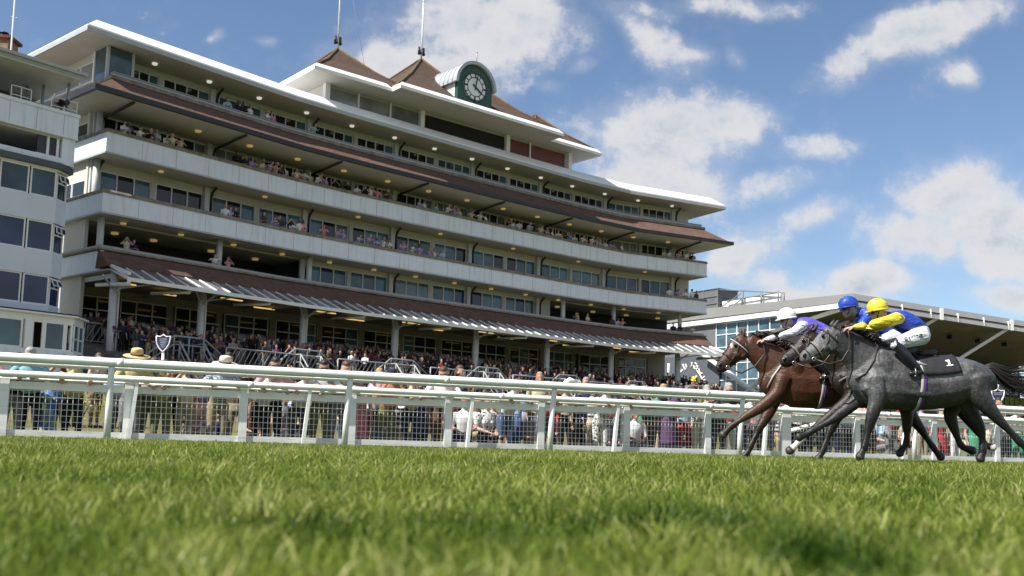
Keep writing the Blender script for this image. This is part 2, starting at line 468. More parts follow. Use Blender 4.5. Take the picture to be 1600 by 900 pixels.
# upper windows level (level 4)
def wall_with_windows(name, o, z0, z1, zs, zh, spans, glasses, mw=M_wall, recess=.1, npan=3, s_rng=None, post_mat=None, dark=None):
    """a wall swept along the front with windows set into it; spans = list of (s0,s1)"""
    mb = MB(); s0, s1 = s_rng
    pts = sub_path(s0, s1)
    sweep(mb, [(o, z0), (o, zs), (o - .25, zs), (o - .25, z0)], pts)
    sweep(mb, [(o, zh), (o, z1), (o - .25, z1), (o - .25, zh)], pts)
    ed = [s0] + [e for sp in spans for e in sp] + [s1]
    for a, b in zip(ed[::2], ed[1::2]):
        if b - a > .02:
            sweep(mb, [(o - .002, zs - .01), (o - .002, zh + .01), (o - .24, zh + .01), (o - .24, zs - .01)], sub_path(a, b))
    w = mb.build(name, mw, GS)
    for i, (a, b) in enumerate(spans):
        mb = MB(); fw = .07
        n = npan if isinstance(npan, int) else npan[i]
        X, N, Z = gax((a + b) / 2, o)
        mid = gs((a + b) / 2, o - .10, (zs + zh) / 2); L = (gs(b, o) - gs(a, o)).length
        for zz in (zs + fw / 2, zh - fw / 2): mb.box(Vector((mid.x, mid.y, zz)), (L, .09, fw), 0, (X, N, Z))
        for k in range(n + 1):
            mb.box(mid + X * (-L / 2 + L * k / n + (fw / 2 if k == 0 else -fw / 2 if k == n else 0)), (fw, .088, zh - zs - .01), 0, (X, N, Z))
        mats = [M_frame]
        for k in range(n):
            gm = glasses[(i * 7 + k * 3 + (i * k) % 5) % len(glasses)]
            if gm not in mats: mats.append(gm)
            pl = mid + X * (-L / 2 + L * (k + .5) / n) - N * .03
            mb.box(pl, (L / n - .03, .02, zh - zs - .05), mats.index(gm), (X, N, Z))
        mb.build('window', mats, w)
    return w
BAY = 7.3
BS = [ -0.2 + BAY * k for k in range(8)]          # column lines along the front
def bays(s_lo, s_hi, gap=.32, mid=.3):
    out = []
    for k in range(-1, 9):
        a, b = .6 + BAY * k, .6 + BAY * (k + 1)
        m_ = (a + b) / 2
        for p, q in ((a + gap, m_ - mid / 2), (m_ + mid / 2, b - gap)):
            p = max(p, s_lo); q = min(q, s_hi)
            if q - p > 1.0: out.append((p, q))
    return out
D3 = [M_gdark, M_gdark, M_gblue, M_gdark, M_gdark]
wall_with_windows('upper_wall', -2.3, 19.4, 22.03, 20.35, 21.70, bays(1.6, LEN - .6), [M_gdark, M_gdark, M_gdark, M_gdark, M_ggrey], s_rng=(1.3, LEN - .4), npan=4)
wall_with_windows('third_floor_wall', -2.4, 15.6, 18.48, 16.7, 18.36, bays(.4, LEN - .4), [M_gdark, M_gdark, M_gdark, M_gdark, M_glite], s_rng=(.1, LEN - .1), npan=4)
B2 = [M_gblue, M_gblue, M_ggrey, M_gdark, M_gblue, M_gpale, M_ggrey, M_gdark]
wall_with_windows('second_floor_wall', -2.4, 12.2, 15.62, 13.3, 15.18, bays(.5, LEN - 1.5), B2, s_rng=(.2, LEN - .2), npan=3)
wall_with_windows('first_floor_wall', -2.4, 9.2, 12.22, 10.2, 11.95, bays(15.4, 38.2), [M_gblue, M_ggrey, M_gblue, M_gnavy, M_gpale], s_rng=(15.2, 38.6), npan=3)
# open boxes on the first floor: back walls far in
for a, b in ((0, 15.2), (38.6, LEN)):
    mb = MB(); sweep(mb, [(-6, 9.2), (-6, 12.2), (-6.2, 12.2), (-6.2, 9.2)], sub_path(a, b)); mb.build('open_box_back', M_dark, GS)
# corner glazed bay at the left end of the upper level
mb = MB()
c0 = gs(1.6, -2.3).xy; zc0, zc1 = 20.0, 22.0
cp = [P0 + dl * .2 - nl * 2.4, P0 + dl * .2 - nl * .9, P0 + dl * 1.7 - nl * .9, P0 + dl * 1.7 - nl * 2.3]
for a, b in zip(cp, cp[1:]):
    a3 = Vector((a.x, a.y, (zc0 + zc1) / 2)); b3 = Vector((b.x, b.y, (zc0 + zc1) / 2)); X = (b3 - a3).normalized(); N = Vector((X.y, -X.x, 0))
    mb.box((a3 + b3) / 2, ((b3 - a3).length, .03, 1.96), 1, (X, N, Vector((0, 0, 1))))
    for q in (a3, b3): mb.box(q, (.16, .16, 1.99), 0, (X, N, Vector((0, 0, 1))))
    mb.box((a3 + b3) / 2 + Vector((0, 0, -.92)), ((b3 - a3).length, .1, .12), 0, (X, N, Vector((0, 0, 1))))
mb.build('corner_glazing', [M_frame, M_ggrey], GS)
# left end walls of each level (seen past the neighbouring building)
def endwall(o_in, z0, z1, name, e=.0, win=None):
    mb = MB()
    A = P0 - dl * e - nl * o_in; B = P0 - dl * e - nl * 13
    a = Vector((A.x, A.y, (z0 + z1) / 2)); b = Vector((B.x, B.y, (z0 + z1) / 2)); X = (b - a).normalized(); N = Vector((-dl.x, -dl.y, 0))
    mb.box((a + b) / 2 - N * .1, ((b - a).length, .2, z1 - z0), 0, (X, N, Vector((0, 0, 1))))
    w = mb.build(name, M_wall, GS)
    if win:
        z2, z3 = win
        for k in range(5):
            mb = MB(); c = a + X * (1.0 + 1.6 * k); c.z = (z2 + z3) / 2
            mb.box(c + N * .03, (1.5, .06, z3 - z2), 0, (X, N, Vector((0, 0, 1))))
            mb.box(c + N * .045, (1.36, .06, z3 - z2 - .14), 1, (X, N, Vector((0, 0, 1))))
            mb.build('window', [M_frame, M_glite if z0 > 19 else M_gdark], w)
endwall(2.4, 19.6, 22.0, 'upper_end_wall', -.3, (20.3, 21.5))
endwall(2.4, 15.6, 18.45, 'third_floor_end_wall', -.3, (16.9, 17.9))
endwall(2.4, 12.2, 15.6, 'second_floor_end_wall', -.3, (13.4, 14.5))
endwall(2.4, 0, 12.2, 'lower_end_wall', -.3)
# tiled skirt under the upper level
mb = MB(); sweep(mb, [(-.25, 19.95), (1.5, 18.62), (1.5, 18.48), (-2.4, 18.48), (-2.4, 19.5), (-.3, 19.5)], full)
skirt = mb.build('tiled_skirt', M_tile, GS)
mb = MB(); sweep(mb, [(1.44, 18.42), (1.64, 18.42), (1.64, 18.70), (1.44, 18.70)], full); mb.build('gutter', M_gutter, skirt)
mb = MB(); sweep(mb, [(-2.3, 18.40), (1.43, 18.40), (1.43, 18.475), (-2.3, 18.475)], full); mb.build('soffit', M_soffit, skirt)
mb = MB(); sweep(mb, [(-.5, 19.9), (-.12, 19.9), (-.12, 20.12), (-.5, 20.12)], full, 0)
sweep(mb, [(-.42, 20.12), (-.34, 20.12), (-.34, 20.3), (-.42, 20.3)], full, 1)
sweep(mb, [(-.45, 20.33), (-.31, 20.33), (-.31, 20.38), (-.45, 20.38)], full, 2)
mb.build('upper_parapet', [M_cope, M_grey, M_galv], GS)
# balcony bands
def band(z0, z1, name):
    mb = MB()
    sweep(mb, [(0, z0), (0, z1), (-.2, z1), (-.2, z0)], full, 0)
    for k in range(1, 25):
        s = k * LEN / 25
        mb.box(gs(s, .004, (z0 + z1) / 2), (.025, .012, z1 - z0 - .12), 1, gax(s))
    b = mb.build(name, [M_white, M_grey], GS)
    mb = MB(); sweep(mb, [(-.34, z1 - .02), (.06, z1 - .02), (.06, z1 + .08), (-.02, z1 + .2), (-.3, z1 + .2)], full); mb.build('coping', M_cope, b)
    mb = MB(); sweep(mb, [(-2.4, z0 + .03), (-.21, z0 + .03), (-.21, z0 + .12), (-2.4, z0 + .12)], full); mb.build('soffit', M_soffit, b)
    mb = MB(); sweep(mb, [(-.1, z0 - .05), (.045, z0 - .05), (.045, z0 + .05), (-.1, z0 + .05)], full); mb.build('drip_edge', M_grey, b)
    # vertical cladding joints
    return b
band(15.6, 16.78, 'upper_balcony'); band(12.2, 13.34, 'lower_balcony')
# balcony floors so that people stand on something
mb = MB()
for zf in (15.96, 12.52): sweep(mb, [(-2.4, zf), (-.2, zf), (-.2, zf + .06), (-2.4, zf + .06)], full)
sweep(mb, [(-8.8, 9.38), (-.2, 9.38), (-.2, 9.44), (-8.8, 9.44)], full)
sweep(mb, [(-2.29, 19.4), (-.5, 19.4), (-.5, 19.46), (-2.29, 19.46)], full)
mb.build('balcony_floor', M_conc, GS)
# ceiling of the open first floor boxes
for a, b in ((0, 15.2), (38.6, LEN)):
    mb = MB(); sweep(mb, [(-6, 12.14), (-2.4, 12.14), (-2.4, 12.2), (-6, 12.2)], sub_path(a, b)); mb.build('box_ceiling', M_soffit, GS)
# lower tiled apron over the canopy
mb = MB()
ap = path_with_ends(0, 0, left=False, right=False)
sweep(mb, [(-.1, 10.12), (1.1, 9.2), (1.1, 9.08), (-.3, 9.08)], ap)
apron = mb.build('tiled_apron', M_tile, GS)
mb = MB(); sweep(mb, [(-.35, 10.1), (.04, 10.13), (.04, 10.24), (-.35, 10.24)], full, 0); sweep(mb, [(-.2, 10.24), (-.14, 10.24), (-.14, 10.42), (-.2, 10.42)], full, 1)
mb.build('coping', [M_cope, M_galv], apron)
mb = MB(); sweep(mb, [(-.1, 8.9), (-.1, 10.08), (-.3, 10.08), (-.3, 8.9)], path_with_ends(0, 0)[:2], 0); mb.build('end_panel', M_white, apron)
# glazed canopy
mb = MB(); cpth = sub_path(.2, LEN - .4)
ms = mitres(cpth)
sweep(mb, [(1.1, 9.10), (3.0, 8.33), (3.0, 8.29), (1.1, 9.06)], cpth)
canopy = mb.build('canopy', glass_mat('canopy_glass', (.20, .21, .215), .25), GS)
mb = MB()
for k in range(60):
    s = .2 + (LEN - .6) * k / 59
    mb.bar(gs(s, 1.0, 9.15), gs(s, 3.05, 8.33), .09, .07)
mb.build('glazing_bar', M_frame, canopy)
mb = MB(); sweep(mb, [(3.0, 8.10), (3.16, 8.10), (3.16, 8.30), (3.0, 8.30)], cpth); mb.build('front_beam', M_frame, canopy)
for s in (.25, LEN - .45):
    mb = MB(); mb.bar(gs(s, 1.0, 9.15), gs(s, 3.1, 8.52), .16, .16); mb.tube([gs(s, -.5, 8.2), gs(s, 3.1, 7.95), gs(s, 3.12, 8.3)], .11); mb.tube([gs(s, 1.0, 8.95), gs(s, 3.1, 8.2)], .07); mb.build('end_truss', M_frame, canopy)
# under-canopy ceiling, beams, back wall
mb = MB(); sweep(mb, [(-8.9, 8.86), (1.12, 8.86), (1.12, 8.94), (-8.9, 8.94)], ap); mb.build('concourse_ceiling', mat('grey_ceiling', (.34, .335, .31), .8, .1, .5), GS)
cols = []
for k in range(-1, 7):
    s = 5.9 + BAY * k
    if not .2 < s < LEN: s = max(.5, s) if s < 1 else s
    if s > LEN: continue
    cols.append(s)
    mb = MB(); mb.tube([gs(s, 1.0, 2.0), gs(s, 1.0, 8.86)], .21, 14); c = mb.build('column', M_col, GS)
    mb = MB(); mb.tube([gs(s + .33, .95, 2.0), gs(s + .33, .95, 8.0), gs(s + .15, .95, 8.6)], .05, 6); mb.build('downpipe', M_frame, c)
    mb = MB(); mb.bar(gs(s, 1.1, 8.62), gs(s, -6, 8.72), .16, .26); mb.bar(gs(s, 1.0, 7.6), gs(s, 2.9, 8.3), .08, .08); mb.bar(gs(s + .1, 1.0, 7.9), gs(s + 1.6, 2.9, 8.25), .07, .07); mb.bar(gs(s - .1, 1.0, 7.9), gs(s - 1.6, 2.9, 8.25), .07, .07)
    mb.build('bracket', M_col, c)
    if s + 3.6 < LEN:
        mb = MB(); q = s + 3.6
        mb.tube([gs(q - 1.2, .6, 8.0), gs(q, 2.7, 8.05)], .09); mb.tube([gs(q, 2.5, 8.0), gs(q, 2.85, 8.3)], .12); mb.build('canopy_tie', M_frame, c)
# concourse back wall with big windows
M_cwall = mat('shaded_concourse_wall', (.27, .26, .24), .8, .1, .6, dirt=(.12, .11, .09))  # darker copy of the cream wall, shade under the canopy put into its colour
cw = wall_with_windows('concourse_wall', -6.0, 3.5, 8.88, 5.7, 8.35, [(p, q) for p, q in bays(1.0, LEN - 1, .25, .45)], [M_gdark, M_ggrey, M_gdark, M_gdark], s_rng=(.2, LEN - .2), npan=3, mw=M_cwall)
mb = MB()
for (p, q) in bays(1.0, LEN - 1, .25, .45):
    mb.box(gs((p + q) / 2, -5.9, 7.5), ((q - p), .05, .07), 0, gax((p + q) / 2, -6))
mb.build('transom', M_frame, cw)
# stepped terracing in front
def terrace_z(o):
    if o > 4.6: return 1.3 + max(0, math.floor(10.6 - o)) * .24
    return 3.85 + max(0, min(6, math.floor((4.6 - o) / 1.0))) * .2
mb = MB(); edges = [10.6, 9.6, 8.6, 7.6, 6.6, 5.6, 4.6, 3.6, 2.6, 1.6, .6, -.4, -1.4]
for k, o1 in enumerate(edges):
    z = terrace_z(o1 - .5); o2 = edges[k + 1] if k < len(edges) - 1 else -6
    sweep(mb, [(o1, 0), (o1, z), (o2 - .001, z), (o2 - .001, 0)], ap)
mb.build('terrace_steps', M_conc, GS)
# terrace barriers with slanting bars
def barrier(s0, s1, o, name='barrier'):
    mb = MB(); z = terrace_z(o) ; h = 1.15
    n = max(1, int((s1 - s0) / 2.4))
    for k in range(n + 1):
        s = s0 + (s1 - s0) * k / n
        mb.tube([gs(s, o, z), gs(s, o, z + h)], .045, 6)
    mb.tube([gs(s0 + (s1 - s0) * k / 10, o, z + h) for k in range(11)], .05, 6)
    mb.tube([gs(s0 + (s1 - s0) * k / 10, o, z + .12) for k in range(11)], .035, 6)
    nb = int((s1 - s0) / .34)
    for k in range(nb):
        s = s0 + (k + .2) * .34
        mb.bar(gs(s, o, z + .14), gs(min(s + .55, s1), o, z + h - .04), .03, .05)
    mb.build(name, M_galv, GS)
def stair_rail(s0, o, up=1):
    """handrail that climbs beside the steps, with a level landing"""
    mb = MB(); z0 = terrace_z(o + 2.6); z1 = terrace_z(o)
    for ds in (0, 1.5):
        a = [gs(s0 + ds, o + 2.6, z0 + 1.0), gs(s0 + ds, o + .6, z1 + 1.15), gs(s0 + ds, o - .6, z1 + 1.15)]
        mb.tube(a, .05, 6); mb.tube([p - Vector((0, 0, .45)) for p in a], .035, 6)
        for p in a: mb.tube([p - Vector((0, 0, 1.1)), p], .045, 6)
    a = gs(s0 - 1.6, o + .05, z1 + .35); b = gs(s0, o, z1 + 1.5); c = gs(s0 + 1.8, o, z1 + 1.5); d = gs(s0 + 3.4, o, z1 + .4)
    mb.tube([a, b, c, d], .05, 6); 
    dz = Vector((0, 0, -.45)); mb.tube([a + Vector((.3, .3, -.1)), b + dz, c + dz, d + Vector((-.3, -.3, -.1))], .04, 6)
    for p in (b, c, (b + c) / 2): mb.tube([p, Vector((p.x, p.y, z1))], .045, 6)
    mb.build('stair_rail', M_galv, GS)
for k, s in enumerate([3.0, 11.0, 18.5, 26.0, 34.0, 42.0, 49.0]):
    barrier(s + 2.6, min(s + 8.6 - (0 if k else -.6), LEN), 4.4)
    stair_rail(s - .6, 4.3)
barrier(.3, 24, -1.6, 'rear_barrier'); barrier(24.5, 53, -1.6, 'rear_barrier')
# downpipes on the balconies, slanting back under the eaves
for z0, z1, o_e in ((15.8, 18.4, 1.4), (12.3, 15.62, -1.75), (9.3, 12.2, -1.75), (19.3, 21.99, -1.6)):
    for k in range(8):
        s = .75 + BAY * k
        if s > LEN: s = LEN - .5
        if z0 == 9.3 and (s < 15 or s > 39): continue
        mb = MB(); mb.tube([gs(s, o_e, z1 - .06), gs(s, -2.1, z1 - .28), gs(s, -2.25, z1 - .6), gs(s, -2.25, z0)], .085, 8)
        mb.build('downpipe', M_gutter, GS)
        mb = MB(); mb.box(gs(s - .32, -2.28, (z0 + z1) / 2), (.34, .2, z1 - z0 - .02), 0, gax(s)); mb.build('pilaster', M_col, GS)
# open box posts
for s in (.6, 8.2, 14.9, 38.9, 44.6, 51.6):
    mb = MB(); mb.tube([gs(s, -1.2, 9.3), gs(s, -1.2, 12.2)], .19, 12); mb.build('column', M_col, GS)
for z0, z1 in ((12.3, 15.6), (15.7, 18.4)):
    mb = MB(); mb.tube([gs(.45, -1.9, z0), gs(.45, -1.9, z1)], .19, 12); mb.build('column', M_col, GS)
# ceiling lamps: discs under the soffits
def lamps(z, o, m_, step, s0=2.2, rr=.26):
    s = s0
    while s < LEN - .8:
        mb = MB(); mb.tube([gs(s, o, z), gs(s, o, z - .09)], [rr, rr * .85], 14, 0)
        mb.build('ceiling_lamp', m_, GS); s += step
lamps(21.98, -1.25, M_lampc, BAY / 2, 3.2, .17); lamps(18.39, -.4, M_lampw, BAY / 2, 5.8, .21); lamps(15.62, -1.2, M_lampw, BAY, 4.0, .18); lamps(12.13, -1.4, M_lampw, BAY / 2, 2.0, .19)
for s in (3.0, 5.5, 9.5, 12.8, 41.0, 44.8, 48.2, 51.5):
    mb = MB(); mb.tube([gs(s, -4.4, 12.1), gs(s, -4.4, 12.0)], .22, 12); mb.build('ceiling_lamp', M_lampw, GS)
for k in range(15):
    s = 2.0 + k * 3.55
    mb = MB(); mb.box(gs(s, -.9 - (k % 2) * 1.8, 8.56), (1.5, .14, .07), 0, gax(s, -1)); mb.build('strip_lamp', M_lampy, GS)

# ------------------------------------------------------------------ penthouse on the roof
sK = ACC[1] + 1.3
def pg(s, o, z):            # straight frame of the middle section
    q = K1 + dc * s + nc * o; return Vector((q.x, q.y, z))
DC3 = Vector((dc.x, dc.y, 0)); NC3 = Vector((nc.x, nc.y, 0)); UZ = Vector((0, 0, 1))
def pbox(mb, s0, s1, o0, o1, z0, z1, mi=0):
    mb.box(pg((s0 + s1) / 2, (o0 + o1) / 2, (z0 + z1) / 2), (s1 - s0, o1 - o0, z1 - z0), mi, (DC3, NC3, UZ))
mb = MB(); pbox(mb, .6, 24.2, -9, -1.5, 22.9, 24.6); penth = mb.build('penthouse', M_wall, GS)
mb = MB()
for a, b, mt in ((.9, 3.2, 0), (3.4, 5.9, 0), (6.1, 8.5, 0), (8.9, 16.8, 1), (17.2, 19.4, 2), (19.6, 23.4, 2)):
    pbox(mb, a, b, -1.5, -1.4, 23.3, 24.4, mt)
    pbox(mb, a, b, -1.45, -1.36, 23.17, 23.3, 2)
mb.build('glazing', [M_glite, M_gdark, M_red], penth)
for s in (.7, 8.7, 17.0, 23.8):
    mb = MB(); pbox(mb, s - .18, s + .18, -1.5, -1.1, 23.0, 24.56); mb.build('post', M_frame, penth)
for s in (3.3, 6.0, 19.5):
    mb = MB(); pbox(mb, s - .06, s + .06, -1.4, -1.3, 23.2, 24.55); mb.build('post', M_frame, penth)
def eave(s0, s1, of, ob, name):
    mb = MB()
    A = [pg(s0, of, 24.57), pg(s1, of, 24.57), pg(s1, ob, 24.57), pg(s0, ob, 24.57)]
    Bv = [p + UZ * .22 for p in A]
    c = [pg(s0 + .3, of - .3, 25.14), pg(s1 - .3, of - .3, 25.14), pg(s1 - .3, ob + .3, 25.14), pg(s0 + .3, ob + .3, 25.14)]
    vs = A + Bv + c
    fs = [(0, 1, 2, 3), (8, 9, 10, 11)] + [(i, (i + 1) % 4, 4 + (i + 1) % 4, 4 + i) for i in range(4)] + [(4 + i, 4 + (i + 1) % 4, 8 + (i + 1) % 4, 8 + i) for i in range(4)]
    mb.add(vs, [fs[0]], 1); mb.add(vs, fs[1:], 0)
    return mb.build(name, [M_roofw, M_soffit], GS)
eave(-1.35, 4.79, .66, -10, 'penthouse_eave'); eave(4.8, 20.4, 1.72, -10.4, 'penthouse_eave'); eave(20.41, 26.3, .1, -10, 'penthouse_eave')
def pyramid(s0, s1, of, ob, sa, oa, za, zb=25.05):
    mb = MB()
    b = [pg(s0, of, zb), pg(s1, of, zb), pg(s1, ob, zb), pg(s0, ob, zb)]
    ap_ = pg(sa, oa, za)
    # a slight sprocket at the eaves: curve of the hip
    mid = [p.lerp(ap_, .5) - UZ * .22 for p in b]
    vs = b + mid + [ap_]
    fs = [(i, (i + 1) % 4, 4 + (i + 1) % 4, 4 + i) for i in range(4)] + [(4 + i, 4 + (i + 1) % 4, 8) for i in range(4)] + [(3, 2, 1, 0)]
    mb.add(vs, fs)
    py = mb.build('pyramid_roof', M_tile2, GS)
    mb = MB()
    for i in range(4): mb.tube([b[i] + UZ * .03, mid[i] + UZ * .04, ap_ + UZ * .02], .10, 6)
    mb.build('hip_tile', mat('lichen_ridge_tile', (.11, .07, .028), .9, .3, 3), py)
    return py, ap_
p1, a1 = pyramid(-1.0, 7.0, .3, -9.6, 3.5, -5.0, 28.95)
p2, a2 = pyramid(5.0, 14.4, 1.3, -10, 10.6, -4.4, 29.95)
p3, a3 = pyramid(12.6, 20.2, 1.3, -10, 17.2, -4.9, 29.4)
p4, a4 = pyramid(19.0, 26.0, -.3, -9.6, 23.2, -5.0, 28.6)
for q, hh, par in ((a1, 9.5, p1), (a2, 4.75, p2)):
    mb = MB(); mb.tube([q - UZ * .2, q + UZ * hh], [.075, .05], 8); mb.sphere(q + UZ * hh, .09, 0, 8, 6)
    fp = mb.build('flagpole', M_frame, par)
    mb = MB()
    for dx in (-.22, .16): mb.tube([q + DC3 * dx + UZ * .35, q + DC3 * dx * 1.1 + UZ * .95], [.12, .09], 8)
    mb.box(q + UZ * .45, (.6, .12, .14), 0, (DC3, NC3, UZ)); mb.tube([q - UZ * .05, q + UZ * .5], .07, 6)
    mb.build('floodlight', M_black, fp)
mb = MB(); mb.tube([a1 + UZ * 8 + DC3 * .1, a1 + DC3 * 2.6 - UZ * 1.6], .012, 4); mb.build('halyard', M_grey, p1)
# clock turret
cs0, cs1, co = 10.24, 13.5, 1.0
zb, zs_ = 24.95, 26.62; rC = (cs1 - cs0) / 2; sc = (cs0 + cs1) / 2
def arch(s_c, r, z_spring, z_base, n=20):
    pts = [(s_c - r, z_base)] + [(s_c - r * math.cos(math.pi * k / n), z_spring + r * math.sin(math.pi * k / n)) for k in range(n + 1)] + [(s_c + r, z_base)]
    return pts
mb = MB(); mb.prism([pg(s, co - .35, z) for s, z in arch(sc, rC, zs_, zb)], -NC3 * 4.2)
ct = mb.build('clock_turret', board_mat('white_boarding', (.76, .76, .75), .16), GS)
mb = MB(); mb.prism([pg(s, co, z) for s, z in arch(sc, rC - .02, zs_, zb)], -NC3 * .36); mb.build('clock_face_panel', M_green, ct)
mb = MB(); n = 20      # barrel roof, a shell with an overhang at the front
ro, ri = rC + .28, rC + .04
out = [(sc - ro * math.cos(math.pi * k / n), zs_ + ro * math.sin(math.pi * k / n)) for k in range(n + 1)]
inn = [(sc - ri * math.cos(math.pi * k / n), zs_ + ri * math.sin(math.pi * k / n)) for k in range(n + 1)]
for k in range(n):
    q = [out[k], out[k + 1], inn[k + 1], inn[k]]
    mb.prism([pg(s, co + .22, z) for s, z in q], -NC3 * 4.8)
mb.build('barrel_roof', M_lead, ct)
mb = MB()
for j in range(8):
    o_ = co - .3 - j * .55
    mb.tube([pg(sc - (ro + .02) * math.cos(math.pi * k / n), o_, zs_ + (ro + .02) * math.sin(math.pi * k / n)) for k in range(n + 1)], .03, 5)
mb.build('roof_seam', M_lead, ct)
mb = MB(); mb.tube([pg(sc, co + .1, zs_ + ro), pg(sc, co + .1, zs_ + ro + .75)], .03, 6); mb.sphere(pg(sc, co + .1, zs_ + ro + .75), .07, 0, 8, 6); mb.build('finial', M_grey, ct)
dcn = pg(sc - .05, co + .03, 26.58); rd = 1.06
def disc(mb, c, r, th, mi, n=48, r_in=0):
    ring = [c + DC3 * r * math.cos(2 * math.pi * k / n) + UZ * r * math.sin(2 * math.pi * k / n) for k in range(n)]
    if r_in == 0: mb.prism(ring, NC3 * th, mi)
    else:
        rin = [c + DC3 * r_in * math.cos(2 * math.pi * k / n) + UZ * r_in * math.sin(2 * math.pi * k / n) for k in range(n)]
        for k in range(n):
            k2 = (k + 1) % n
            mb.prism([ring[k], ring[k2], rin[k2], rin[k]], NC3 * th, mi)
mb = MB(); disc(mb, dcn, rd, .04, 0)
disc(mb, dcn + NC3 * .02, rd, .06, 1, 48, rd - .06); disc(mb, dcn + NC3 * .02, .74, .035, 1, 48, .68)
for k in range(12):
    a = math.pi / 6 * k; dv = DC3 * math.sin(a) + UZ * math.cos(a)
    w = .13 if k % 3 == 0 else .07
    mb.bar(dcn + dv * .73 + NC3 * .05, dcn + dv * 1.07 + NC3 * .05, w, .02, 1, NC3)
dial = mb.build('clock_dial', [mat('clock_white', (.74, .76, .78), .4, .03, 3), M_black], ct)
def hand(ang, L, w, tail, zoff):
    mb = MB(); a = rad(ang); dv = DC3 * math.sin(a) + UZ * math.cos(a); sv = DC3 * math.cos(a) - UZ * math.sin(a)
    c = dcn + NC3 * zoff
    mb.prism([c - dv * tail - sv * w * .8, c - dv * tail + sv * w * .8, c + dv * L * .8 + sv * w, c + dv * L, c + dv * L * .8 - sv * w], NC3 * .02)
    mb.build('clock_hand', M_black, ct)
hand(124, .72, .075, .28, .09); hand(12, 1.0, .05, .25, .115)
# ------------------------------------------------------------------ commentary building on the left
LQ = Vector((-21.9, 50.0)); DL3 = Vector((dl.x, dl.y, 0)); NL3 = Vector((nl.x, nl.y, 0))
def lg(s, o, z): q = LQ + dl * s + nl * o; return Vector((q.x, q.y, z))
LB = thing('commentary_building', 'white brick building with bay windows and a camera deck on top', 'building', lg(-5, -3, 0))
def lbox(mb, s0, s1, o0, o1, z0, z1, mi=0):
    mb.box(lg((s0 + s1) / 2, (o0 + o1) / 2, (z0 + z1) / 2), (s1 - s0, o1 - o0, z1 - z0), mi, (DL3, NL3, UZ))
SL = -16.0
def lpoly(mb, pts, z0, z1, mi=0): mb.prism([lg(s, o, z0) for s, o in pts], UZ * (z1 - z0), mi)
mb = MB(); lpoly(mb, [(SL, -9), (-1.0, -9), (-1.0, -.9), (SL, -.9)], 0, 13.6); lbody = mb.build('wall', M_brickw, LB)
# bay: front face from SL to -1.55, splayed face to -.85
bay = [(SL, -.9), (SL, 0), (-1.6, 0), (-.82, -.55), (-.82, -.9)]
for z0, z1 in ((0, 6.25), (7.72, 8.92), (10.4, 11.62)):
    mb = MB(); lpoly(mb, bay, z0, z1); mb.build('bay_panel', M_brickw, LB)
mb = MB(); lpoly(mb, [(SL, -.9), (SL, .0), (-1.6, .0), (-.82, -.55), (-.82, -.9)], 13.02, 13.12, 1); lpoly(mb, [(SL, -.9), (SL, .22), (-1.52, .22), (-.66, -.38), (-.66, -.9)], 13.12, 13.42, 0); mb.build('bay_roof', [mat('slate_grey', (.07, .08, .09), .6, .2, 2), M_frame], LB)
mat_tealdark = glass_mat('dark_teal_glass', (.025, .055, .08))
def bay_window(z0, z1, tilt_open, glass):
    a, b = -3.0, -1.62
    spans = [(-4.35, -2.98), (-2.9, -1.64)] + [(-4.35 - 1.45 * (k + 1), -4.4 - 1.45 * k) for k in range(7)]
    for p, q in spans:
        mb = MB(); L = q - p
        lbox(mb, p, q, -.14, -.05, z0, z0 + .07); lbox(mb, p, q, -.14, -.05, z1 - .07, z1)
        lbox(mb, p, p + .07, -.139, -.049, z0 + .07, z1 - .07); lbox(mb, q - .07, q, -.139, -.049, z0 + .07, z1 - .07)
        lbox(mb, p + .05, q - .05, -.12, -.09, z0 + .05, z1 - .05, 1)
        mb.build('window', [M_frame, glass], LB)
    # splayed casement
    A = lg(-1.58, -.03, 0); B = lg(-.84, -.56, 0); X = (B - A).normalized(); N = Vector((X.y, -X.x, 0)); c = (A + B) / 2
    L = (B - A).length; mb = MB(); ax = (X, N, UZ); zc = (z0 + z1) / 2 - .04
    for zz in (z0 + .02, z1 - .1, z0 + (z1 - z0) * .62): mb.box(Vector((c.x, c.y, zz)) - N * .06, (L, .08, .07), 0, ax)
    for d in (-L / 2 + .04, L / 2 - .04): mb.box(Vector((c.x, c.y, zc)) + X * d - N * .06, (.08, .082, z1 - z0), 0, ax)
    mb.box(Vector((c.x, c.y, z1 - .3)) - N * .06, (.06, .083, .42), 0, ax)
    mb.box(Vector((c.x, c.y, zc)) - N * .08, (L - .1, .02, z1 - z0 - .06), 1, ax)
    for d in (-L / 4, L / 4):       # little top lights pushed open
        q = Vector((c.x, c.y, z1 - .14)) + X * d + N * .1; ax2 = (X, (N * .8 - UZ * .6).normalized(), (UZ * .8 + N * .6).normalized())
        ax2 = (X, (N + UZ * tilt_open).normalized(), (UZ - N * tilt_open).normalized())
        mb.box(q - UZ * .16, (L / 2 - .08, .03, .34), 0, ax2); mb.box(q - UZ * .16 + ax2[1] * .012, (L / 2 - .18, .03, .24), 1, ax2)
    mb.build('casement', [M_frame, glass], LB)
bay_window(11.62, 13.02, .25, mat_tealdark); bay_window(8.92, 10.4, .1, M_gnavy); bay_window(6.25, 7.72, .5, M_gnavy)
# inside of the bay, dark
mb = MB(); lbox(mb, SL, -1.0, -.89, -.5, 6.25, 13.0); mb.build('bay_interior', M_dark, LB)
